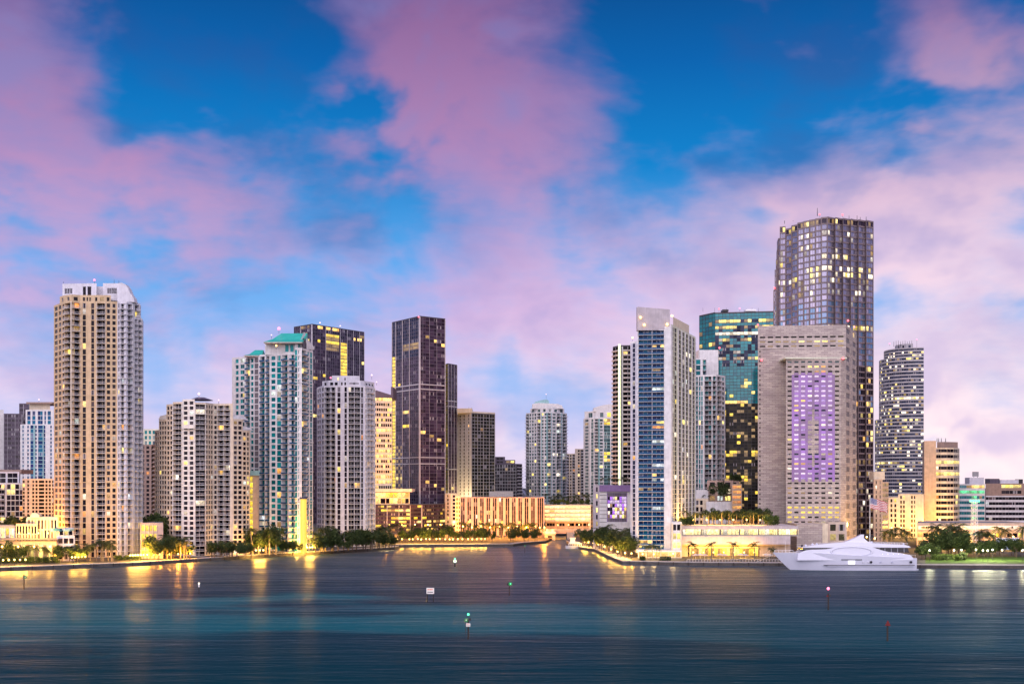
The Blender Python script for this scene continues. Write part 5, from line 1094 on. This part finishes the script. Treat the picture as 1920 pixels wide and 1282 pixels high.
def make_tree(seed, h=10.0, wide=1.0, nleaf=1500, mat='leaf', stem=True, ls=.34):
    rg = random.Random(seed); o = bpy.data.objects.new('broadleaf_tree' if stem else 'shrub', None); COL.objects.link(o); o['category'] = 'tree' if stem else 'shrub'; o['label'] = 'x'
    lobes = []
    R_ = h * .30 * wide
    zc = h * .64 if stem else h * .45
    for k in range(9):
        a = rg.uniform(0, 2 * math.pi); rr_ = R_ * math.sqrt(rg.random()) * .95; lobes.append((Vector((rr_ * math.cos(a), rr_ * math.sin(a), zc + rg.uniform(-.22, .26) * h)), rg.uniform(.13, .24) * h * (.8 + .2 * wide)))
    mb = MB()
    if stem:
        f = Vector((rg.uniform(-.2, .2), rg.uniform(-.2, .2), h * .34)); mb.tube((0, 0, 0), f, h * .030, h * .020, 'bark', 7, False)
        for (c_, r_) in lobes[:6]: m_ = f.lerp(c_, .55) + Vector((0, 0, -.02 * h)); mb.tube(f, m_, h * .015, h * .009, 'bark', 5, False); mb.tube(m_, c_, h * .009, h * .003, 'bark', 4, False)
        link('trunk', mb.mesh('trunk'), o)
    mb = MB(); tw = sum(r ** 2 for _, r in lobes)
    for (c_, r_) in lobes:
        for _ in range(int(nleaf * r_ ** 2 / tw)):
            d_ = Vector((rg.gauss(0, 1), rg.gauss(0, 1), rg.gauss(0, .85))).normalized(); p = c_ + d_ * r_ * (.55 + .5 * rg.random() ** .6)
            if p.z < .1: p.z = rg.uniform(.1, .5)
            u_ = Vector((rg.gauss(0, 1), rg.gauss(0, 1), rg.gauss(0, .6))).normalized(); v_ = u_.cross(d_ + Vector((rg.gauss(0, .4), rg.gauss(0, .4), rg.gauss(0, .4)))).normalized(); sz = ls * rg.uniform(.7, 1.5)
            mb.face((p - u_ * sz, p + v_ * sz * .55, p + u_ * sz, p - v_ * sz * .55), mat)
    link('crown' if stem else 'foliage', mb.mesh('crown'), o); return o
PALMS = [make_palm(s_) for s_ in (1, 2, 3)]; TREES = [make_tree(11, 10, 1.0), make_tree(12, 10, 1.35), make_tree(13, 10, .8)]; SHRUBS = [make_tree(21, 4, 1.9, 700, 'leaf', False, .26), make_tree(22, 4, 2.3, 700, 'leaf_bright', False, .26)]
UMB = make_tree(31, 10, 1.7, 1700)
USED = set()
def plant(src, px, D, h, label, group, base=LZ, native=10.0, jit=0.):
    rz = random.uniform(0, 6.28); loc = (X(px, D), D + random.uniform(-jit, jit), base); sc = h / native
    if src.name in USED: return copy_thing(src, loc, rz, sc, label, group)
    USED.add(src.name); src.location = loc; src.rotation_euler[2] = rz; src.scale = (sc,) * 3; src['label'] = label; src['group'] = group; return src
def DG(y, z=LZ): return (CZ - z) * F / (y - HY)
P = lambda i: PALMS[i % 3]; TR = lambda i: TREES[i % 3]; SH = lambda i: SHRUBS[i % 2]
rnd = random.Random(99)
ORD = ['first', 'second', 'third', 'fourth', 'fifth', 'sixth', 'seventh', 'eighth', 'ninth', 'tenth']
def nth(label, i, n): return label if n > 10 or n < 2 else label + ', ' + ('leftmost' if i == 0 else 'rightmost' if i == n - 1 else ORD[i] + ' from left')
def run(srcf, pxs, y, h, label0, group, jit=2, base=LZ, native=10., var=.2):
    pxs = sorted(pxs)
    for i, px in enumerate(pxs):
        label = nth(label0, i, len(pxs))
        D = (y(px) if callable(y) else DG(y)); plant(srcf(rnd.randrange(9)), px, D, h * rnd.uniform(1 - var, 1 + var), label, group, base, native, jit)
lin = lambda a, b_, n: [a + (b_ - a) * (i + .5) / n + rnd.uniform(-.3, .3) * (b_ - a) / n for i in range(n)]
lq = lambda off: (lambda px: 560 + off + (px / 745) * 185 * (.8 + .2 * px / 745))    # distance behind the left sea wall
# left quay
run(TR, lin(2, 98, 9), lambda px: 690, 19, 'tall tree lit amber behind the arcaded restaurant house', 'trees behind the restaurant', 8, var=.12)
run(SH, lin(2, 106, 14), lambda px: 590, 3.4, 'garden shrub in front of the arcaded restaurant house', 'restaurant garden shrubs', 3, native=4)
run(P, [80, 87, 93], lambda px: 600, 8, 'small palm on the restaurant terrace', 'restaurant terrace palms')
run(TR, lin(104, 158, 6), lambda px: 598, 7.5, 'round dark tree at the foot of the tall cream tower', 'trees at the tall cream tower', 3)
run(P, [140, 161, 168, 180, 187, 194, 202, 209, 213], lambda px: 600 + (px % 7), 11, 'palm on the quay in front of the tall cream tower', 'palms before the tall cream tower')
run(SH, lin(216, 266, 8), lambda px: 612, 2.6, 'clipped hedge shrub below the lavender side of the tall tower', 'hedge of the tall cream tower', 1, native=4)
run(TR, lin(262, 322, 6), lambda px: 660, 21, 'dark tree rising behind the peach pavilion', 'trees behind the peach pavilion', 4, var=.1)
run(TR, lin(276, 322, 5), lambda px: 615, 12, 'dark tree on the quay before the peach pavilion', 'quay trees before the peach pavilion', 4)
run(P, [314, 320, 341, 347, 352], lambda px: 622, 13, 'palm at the left foot of the stepped cream block', 'palms before the stepped cream block')
run(TR, lin(326, 362, 4), lambda px: 628, 6.5, 'low dark tree left of the stepped block lawn', 'low trees by the stepped block', 3)
run(TR, lin(392, 468, 9), lambda px: 640, 8.5, 'dark spreading tree at the right foot of the stepped cream block', 'trees before the stepped cream block', 4)
run(P, [404, 411, 430, 436], lambda px: 640, 10, 'palm among the dark trees at the stepped cream block', 'palms among the dark trees')
run(TR, lin(470, 522, 7), lambda px: 664, 15, 'tall dense tree at the left foot of the green-roofed tower', 'tall trees by the green-roofed tower', 4)
run(P, lin(472, 520, 5), lambda px: 660, 16, 'tall palm at the left foot of the green-roofed tower', 'tall palms by the green-roofed tower')
run(TR, lin(522, 562, 6), lambda px: 672, 6.5, 'hedge-like tree in front of the green-roofed tower', 'low trees before the green-roofed tower', 2)
run(TR, lin(584, 700, 13), lambda px: 676 + (px - 584) * .28, 10.5, 'dark tree in the thicket below the lavender bowed tower', 'thicket below the lavender tower', 5, var=.3)
run(P, lin(590, 706, 14), lambda px: 682 + (px - 584) * .28, 14, 'palm in the thicket below the lavender bowed tower', 'palms in the thicket', 5, var=.2)
run(TR, lin(700, 742, 8), lambda px: 722 + (px - 700) * .3, 9, 'dark tree on the tip of the left quay', 'trees on the quay tip', 4, var=.3)
run(P, [706, 713, 721, 728], lambda px: 735, 13, 'palm on the tip of the left quay', 'palms on the quay tip')
run(TR, [8, 22, 33, 44], lambda px: 599.5, 9, 'amber-lit tree before the arcade of the restaurant house', 'trees before the restaurant arcade', 1)
run(P, [14, 28, 52, 68], lambda px: 598, 10, 'palm before the arcade of the restaurant house', 'palms before the restaurant arcade', 1)
# far middle shore
run(TR, lin(745, 850, 9), lambda px: 800, 9.5, 'lamp-lit tree on the far promenade below the dark square tower', 'far promenade trees', 6)
run(P, lin(722, 850, 9), lambda px: 812, 13, 'palm on the far promenade below the dark square tower', 'far promenade palms', 5)
run(TR, lin(850, 930, 7), lambda px: 806, 8.5, 'dark tree on the far lawn left of the pink hotel', 'far lawn trees', 6)
run(P, lin(862, 1015, 20), lambda px: 862, 12, 'palm along the lit foot of the pink hotel', 'palms along the pink hotel', 8)
run(TR, [958, 962, 966, 983, 990, 1003, 1007], lambda px: 812, 8.5, 'single round tree on the shore before the pink hotel', 'shore trees before the pink hotel', 3)
# right bank
rq = lambda px: 745 - max(0, min(1, (px - 1088) / 80)) * 120 + 8
run(TR, lin(1088, 1130, 6), lambda px: rq(px) + 8, 12, 'leafy tree on the river point beside the tour boat', 'trees on the river point', 4)
run(TR, lin(1124, 1192, 9), lambda px: rq(px) + 10, 12, 'dark tree on the bank below the purple-banded parking block', 'trees below the parking block', 5)
run(P, lin(1112, 1196, 12), lambda px: rq(px) + 20, 15, 'palm on the bank below the purple-banded parking block', 'palms below the parking block', 6)
run(P, [1214, 1224, 1232], lambda px: 622, 9, 'palm before the lobby row of the finned tower', 'palms before the lobby row')
for i, (px, nm) in enumerate(((1297, 'first'), (1334, 'second'), (1375, 'third'), (1415, 'fourth'))): plant(P(i), px, 613, 11, nm + ' palm from the left before the gold restaurant front', 'palms before the hotel restaurant')
run(P, [1447, 1452], lambda px: 616, 8, 'small palm beside the yacht bow', 'palms by the yacht bow')
pr = Z(986, 639) + .02
run(P, lin(1284, 1440, 20), lambda px: 664, 7.5, 'roof garden palm on the hotel podium', 'podium roof palms', 3, pr)
run(TR, lin(1326, 1440, 15), lambda px: 671, 8.5, 'roof garden tree behind the palms on the hotel podium', 'podium roof trees', 3, pr)
run(SH, lin(1282, 1300, 3), lambda px: 652, 4.5, 'lime-lit shrub at the left end of the podium roof', 'lime-lit podium shrubs', 1, pr, 4)
run(SH, lin(1440, 1452, 3), lambda px: 655, 5.5, 'dark shrub at the right end of the podium roof', 'dark podium shrubs', 1, pr, 4)
plant(UMB, 1350, 754, 13, 'broad umbrella tree on the white terrace roof', 'terrace roof trees', Z(940, 746), 10)
run(TR, [1375, 1384], lambda px: 748, 6.5, 'small tree on top of the orange lit stair block', 'trees on the stair block', 1, Z(907, 742))
run(P, [1320, 1330, 1364, 1372], lambda px: 752, 6, 'palm on the white terrace roof', 'terrace roof palms', 1, Z(940, 746))
run(P, lin(1022, 1108, 14), lambda px: 940, 8.5, 'roof palm on the bright cream parking block', 'palms on the cream parking roof', 4, Z(946, 930))
run(SH, lin(1030, 1108, 9), lambda px: 938, 4.5, 'roof shrub on the bright cream parking block', 'shrubs on the cream parking roof', 3, Z(946, 930), 4)
run(P, lin(1116, 1184, 10), lambda px: 735, 5, 'roof palm on the purple-banded parking block', 'palms on the purple parking roof', 2, Z(909, 721))
run(P, lin(1660, 1700, 6), lambda px: 690, 15, 'palm behind the yacht stern', 'palms behind the yacht', 4)
# park at the right
run(TR, lin(1722, 1752, 5), lambda px: 622, 8.5, 'lamp-lit round tree beside the yacht stern', 'trees by the yacht stern', 4)
run(TR, lin(1752, 1812, 9), lambda px: 650, 13.5, 'large dark tree in the middle of the park', 'large park trees', 6)
run(P, lin(1752, 1800, 5), lambda px: 665, 17, 'tall palm over the dark park trees', 'tall park palms', 3)
run(SH, lin(1752, 1812, 8), lambda px: 612, 4.2, 'bright shrub on the park lawn', 'park lawn shrubs', 6, native=4)
run(TR, lin(1812, 1860, 7), lambda px: 640, 8.5, 'park tree near the lattice mast', 'trees near the lattice mast', 6)
run(P, [1842, 1848, 1853], lambda px: 652, 16, 'tall palm right of the lattice mast', 'palms by the lattice mast')
run(TR, lin(1862, 1925, 9), lambda px: 645, 9.5, 'dark park tree in front of the pale blue screen', 'trees before the screen', 8)
run(P, [1878, 1882, 1915], lambda px: 700, 15, 'palm behind the pale blue screen', 'palms behind the screen')

# ================================================================== lamps and small quay things
def make_lamp(name, h, r, mat, cat):
    o = bpy.data.objects.new(name, None); COL.objects.link(o); o['category'] = cat; o['label'] = 'x'
    mb = MB(); mb.tube((0, 0, 0), (0, 0, h), .09, .06, 'lamp_iron', 6); mb.tube((0, 0, 0), (0, 0, .4), .18, .14, 'lamp_iron', 6); link('post', mb.mesh('post'), o)
    mb = MB(); mb.ball((0, 0, h + r), r, mat); link('globe', mb.mesh('globe'), o); return o
LAMP = make_lamp('quay_lamp', 2.4, .42, 'globe_warm', 'lamp'); TALL = make_lamp('street_lamp', 7.5, .5, 'globe_warm', 'street lamp'); PARK = make_lamp('park_lamp', 5.0, .45, 'globe_white', 'park lamp')
def glowlight(px, D, z, power, col, r=.6):
    l = bpy.data.lights.new('lamp_light', 'POINT'); l.energy = power; l.color = col; l.shadow_soft_size = r
    o = bpy.data.objects.new('lamp_light', l); COL.objects.link(o); o.location = (X(px, D), D, z); return o
AMBER, GOLD, WARM, LIME, WHITE_ = (1., .36, .035), (1., .50, .07), (1., .66, .28), (.80, 1., .25), (1., .9, .75)
def lamps(src, spots, label, group, native_h, power=0, col=GOLD, base=LZ):
    for i, (px, D) in enumerate(sorted(spots)):
        o = plant(src, px, D, native_h, nth(label, i, len(spots)), group, base, native_h)
        if power:
            l = bpy.data.lights.new('lamp_light', 'POINT'); l.energy = power; l.color = col; l.shadow_soft_size = .6
            lo = bpy.data.objects.new('lamp_light', l); COL.objects.link(lo); lo.parent = o; lo.location = (0, 0, native_h + 1.6)
lamps(LAMP, [(6 + 10.5 * i, 570 + i * .9) for i in range(5)], 'low globe lamp on the sea wall before the restaurant', 'globe lamps before the restaurant', 2.4, 4000, GOLD)
lamps(LAMP, [(135 + 6.2 * i, 592 + i) for i in range(5)], 'low globe lamp before the tall cream tower', 'globe lamps before the tall cream tower', 2.4, 4500, GOLD)
lamps(LAMP, [(244 + 5 * i, 606 + i) for i in range(6)], 'low globe lamp below the lavender side of the tall tower', 'globe lamps below the lavender side', 2.4, 6000, GOLD)
lamps(LAMP, [(276, 612), (288, 614), (299, 616), (318, 618), (334, 619), (357, 622)], 'low garden lamp before the peach pavilion', 'garden lamps before the peach pavilion', 2.4, 12000, AMBER)
lamps(LAMP, [(480, 652), (487, 653), (494, 654)], 'garden lamp under the tall trees by the green-roofed tower', 'garden lamps under the tall trees', 2.4, 7500, GOLD)
lamps(LAMP, [(556 + 5 * i, 676 + i) for i in range(8)], 'bright terrace lamp at the foot of the gold column', 'terrace lamps at the gold column', 2.4, 8000, GOLD)
lamps(LAMP, [(716, 730), (722, 732), (729, 735), (735, 737)], 'lamp on the tip of the left quay', 'lamps on the quay tip', 2.4, 1500, WARM)
lamps(LAMP, [(748 + 8.6 * i + rnd.uniform(-3, 3), 778 + rnd.uniform(-1, 9)) for i in range(20)], 'promenade lamp on the far shore below the dark square tower', 'far promenade lamps', 2.4, 4000, GOLD)
lamps(TALL, [(868 + 17 * i, 872 - (i % 2) * 22) for i in range(10)], 'tall sodium street lamp before the pink hotel', 'street lamps before the pink hotel', 7.5, 26000, AMBER)
lamps(TALL, [(730 + 24 * i, 905) for i in range(6)], 'tall street lamp behind the far promenade trees', 'street lamps behind the promenade', 7.5, 44000, AMBER)
lamps(TALL, [(1012, 850), (1046, 900), (1066, 905), (1086, 908), (1104, 905)], 'street lamp on the bridge approach', 'street lamps on the bridge approach', 7.5, 8000, AMBER)
lamps(LAMP, [(1096, 745), (1103, 740), (1112, 735), (1122, 716), (1133, 690), (1146, 662), (1158, 640), (1172, 628), (1184, 624)], 'path lamp among the trees on the right bank', 'path lamps on the right bank', 2.4, 8000, GOLD)
lamps(LAMP, [(1205, 618), (1226, 618), (1262, 620)], 'lamp before the lobby row of the finned tower', 'lamps before the lobby row', 2.4, 2500, WARM)
lamps(PARK, [(1743, 606), (1789, 606), (1803, 610), (1830, 612), (1843, 605), (1852, 604), (1861, 612), (1879, 610), (1917, 606)], 'white globe park lamp on the lawn', 'park lamps on the lawn', 5.0, 5500, (1., .92, .55))
lamps(TALL, [(1672, 842), (1690, 845), (1708, 845), (1726, 850)], 'street lamp before the floodlit cream low block', 'street lamps before the cream low block', 7.5, 8000, GOLD)
lamps(TALL, [(1741, 860), (1762, 880), (1785, 880)], 'street lamp at the foot of the sand tower', 'street lamps at the sand tower', 7.5, 24000, GOLD)
lamps(TALL, [(1740, 712), (1775, 708), (1815, 706), (1856, 706), (1900, 706)], 'street lamp before the peach market building', 'street lamps before the market', 7.5, 17600, GOLD)
lamps(TALL, [(4, 594), (34, 594), (64, 594), (94, 594)], 'tall lamp before the arcaded restaurant house', 'tall lamps of the restaurant', 7.5, 3500, GOLD)
lamps(LAMP, [(36, 607.5), (54, 607.5), (72, 607.5), (90, 607.5)], 'roof terrace lamp on the arcaded restaurant house', 'roof terrace lamps of the restaurant', 2.4, 3500, GOLD, Z(1010.5, 601.5) + .02)
lamps(TALL, [(92, 634), (84, 648), (60, 690), (20, 700)], 'tall amber lamp behind the restaurant house', 'tall lamps behind the restaurant', 7.5, 66000, AMBER)
lamps(TALL, [(1640, 680), (1625, 700)], 'street lamp between the stone hotel and the orange slab', 'street lamps by the orange slab', 7.5, 13200, GOLD)
lamps(LAMP, [(1283, 655), (1300, 658), (1325, 658), (1350, 658), (1375, 658), (1400, 658), (1425, 658)], 'roof garden lamp on the hotel podium', 'podium roof lamps', 2.4, 4500, GOLD, pr)
lamps(LAMP, [(1300 + 19 * i, 634) for i in range(7)], 'terrace lamp before the gold restaurant front', 'hotel terrace lamps', 2.4, 3500, GOLD)
lamps(TALL, [(862, 1078), (874, 1068)], 'street lamp at the foot of the pale dotted slab', 'street lamps at the dotted slab', 7.5, 60000, WARM)
lamps(LAMP, [(112, 612), (104, 600), (98, 606)], 'garden lamp at the corner of the restaurant house', 'garden lamps at the restaurant corner', 2.4, 7000, AMBER)
# parasols on the hotel terrace
U0 = bpy.data.objects.new('parasol', None); COL.objects.link(U0); U0['category'] = 'parasol'; U0['label'] = 'x'
mb = MB(); mb.tube((0, 0, 0), (0, 0, 2.6), .05, .05, 'white_metal', 6); link('pole', mb.mesh('pole'), U0)
mb = MB(); ring = [(1.9 * math.cos(k * math.pi / 4), 1.9 * math.sin(k * math.pi / 4), 2.15) for k in range(8)]
for k in range(8): mb.face((ring[k], ring[(k + 1) % 8], (0, 0, 2.85)), 'umbrella_cloth'); q0, q1 = ring[k], ring[(k + 1) % 8]; mb.face(((q0[0], q0[1], 1.95), (q1[0], q1[1], 1.95), q1, q0), 'umbrella_cloth')
link('canopy', mb.mesh('canopy'), U0)
for i, px in enumerate((1304, 1313, 1321, 1350, 1358, 1389, 1397, 1436, 1443)): plant(U0, px, 622 + (i % 2) * 3, 2.6, nth('pale parasol on the terrace before the gold restaurant front', i, 9), 'hotel terrace parasols', LZ, 2.6)
for i, (p0, p1, lb) in enumerate(((1199, 1210, 'short clipped box hedge left of the lobby row'), (1237, 1258, 'long clipped box hedge before the finned tower'))):
    hx = X(p0, 612), X(p1, 612); o = thing('box_hedge', lb, 'hedge', ((hx[0] + hx[1]) / 2, 612, LZ)); mb = MB(); rg = random.Random(i); L_ = (hx[1] - hx[0]) / 2
    for _ in range(1400):
        p = Vector((rg.uniform(-L_, L_), rg.uniform(-.8, .8), rg.uniform(.05, 1.9))); a = rg.randrange(3)
        if a == 0: p.y = -.8
        elif a == 1: p.z = 1.9
        u_ = Vector((rg.gauss(0, 1), rg.gauss(0, 1), rg.gauss(0, 1))).normalized(); v_ = u_.cross(Vector((rg.gauss(0, 1), rg.gauss(0, 1), rg.gauss(0, 1)))).normalized(); mb.face((p - u_ * .2, p + v_ * .14, p + u_ * .2, p - v_ * .14), 'leaf')
    link('foliage', mb.mesh('foliage'), o)
# terrace balustrade
o = thing('balustrade', 'low pale balustrade along the quay before the hotel restaurant', 'balustrade', (X(1380, 603), 603, LZ)); xa, xb = X(1288, 603) - o.location.x, X(1470, 603) - o.location.x
mb = MB(); mb.box(xa, xb, -.08, .08, .95, 1.05, 'white_metal'); link('rail', mb.mesh('rail'), o)
mb = MB(); mb.box(-.06, .06, -.06, .06, 0, .95, 'white_metal'); pm = mb.mesh('post')
for k in range(34): link('post', pm, o, (xa + (xb - xa) * k / 33, 0, 0))

# fender piles along the quays
Q0 = bpy.data.objects.new('fender_pile', None); COL.objects.link(Q0); Q0['category'] = 'pile'; Q0['label'] = 'x'
mb = MB(); mb.tube((0, 0, -2), (0, 0, 1.9), .24, .20, 'pile_wood', 7); link('shaft', mb.mesh('shaft'), Q0); mb = MB(); mb.tube((0, 0, 1.9), (0, 0, 2.05), .24, .16, 'sign_white', 7); link('cap', mb.mesh('cap'), Q0)
def along(line, n, f0=0., f1=1.):
    P_ = [Vector(p) for p in line]; L_ = [(P_[i + 1] - P_[i]).length for i in range(len(P_) - 1)]; T_ = sum(L_); out_ = []
    for k in range(n):
        q = (f0 + (f1 - f0) * (k + .5) / n) * T_; i = 0
        while q > L_[i]: q -= L_[i]; i += 1
        a_, c_ = P_[i], P_[i + 1]; u_ = (c_ - a_).normalized(); out_.append(a_ + u_ * q + Vector((u_.y, -u_.x)) * .7)
    return out_
for ln, n_, lb, gp in ((right_shore[4:8], 20, 'dark fender pile against the sea wall of the right quay', 'fender piles on the right quay'), (left_shore[1:6], 26, 'dark fender pile against the sea wall of the left quay', 'fender piles on the left quay')):
    for v in along(ln, n_): plant(Q0, CX + v.x / v.y * F, v.y, 2.0, lb, gp, 0, 2.0)

# ================================================================== the waterfront goes on beyond the frame
OUT = [('apartment_tower', 'white balconied tower on the quay left of the restaurant', -110, 640, 640, 46, 'white', 'glass_navy'), ('apartment_tower', 'cream apartment slab farther left along the quay', -230, 680, 720, 52, 'cream', 'glass_dark'), ('office_tower', 'grey office slab behind the left quay', -170, 980, 690, 40, 'grey', 'glass_office'),
       ('hotel_tower', 'sand coloured hotel beyond the park at the right', 2010, 760, 700, 60, 'sand_light', 'glass_dark'), ('office_tower', 'white office tower behind the right park', 2120, 960, 640, 56, 'lavender_white', 'glass_navy'), ('apartment_tower', 'teal glazed tower far along the right shore', 2250, 820, 610, 54, 'white', 'glass_teal')]
for i, (nm, lb, px, D, yt, wpx, wl_, gm) in enumerate(OUT):
    b = Building(nm, lb, at=(px, D), wall=wl_, glassm=gm, far=True, seed=200 + i, lit=.07, pal='warm', slab='slab_white')
    b.vol([(px - wpx, D + 6), (px, D), (px + wpx, D + 8)], yt, edges=['s.5 w1.4 s.5 B3 s.5 w1.4 s.5 B3 s.5', 'B3 s.6 w1.4 s.6 w1.4 s.6 B3 s.5'], fh=3.3, depth=26); b.block('roof_plant', px - wpx * .4, px + wpx * .3, yt + 1, yt - 12, D + 10, 10, 'grey'); b.finish()
run(TR, lin(-200, -10, 10), lambda px: 600, 10, 'shade tree along the quay beyond the restaurant', 'trees left of the restaurant', 12)
run(TR, lin(1940, 2160, 10), lambda px: 640, 10, 'shade tree along the quay beyond the park', 'trees right of the park', 12)
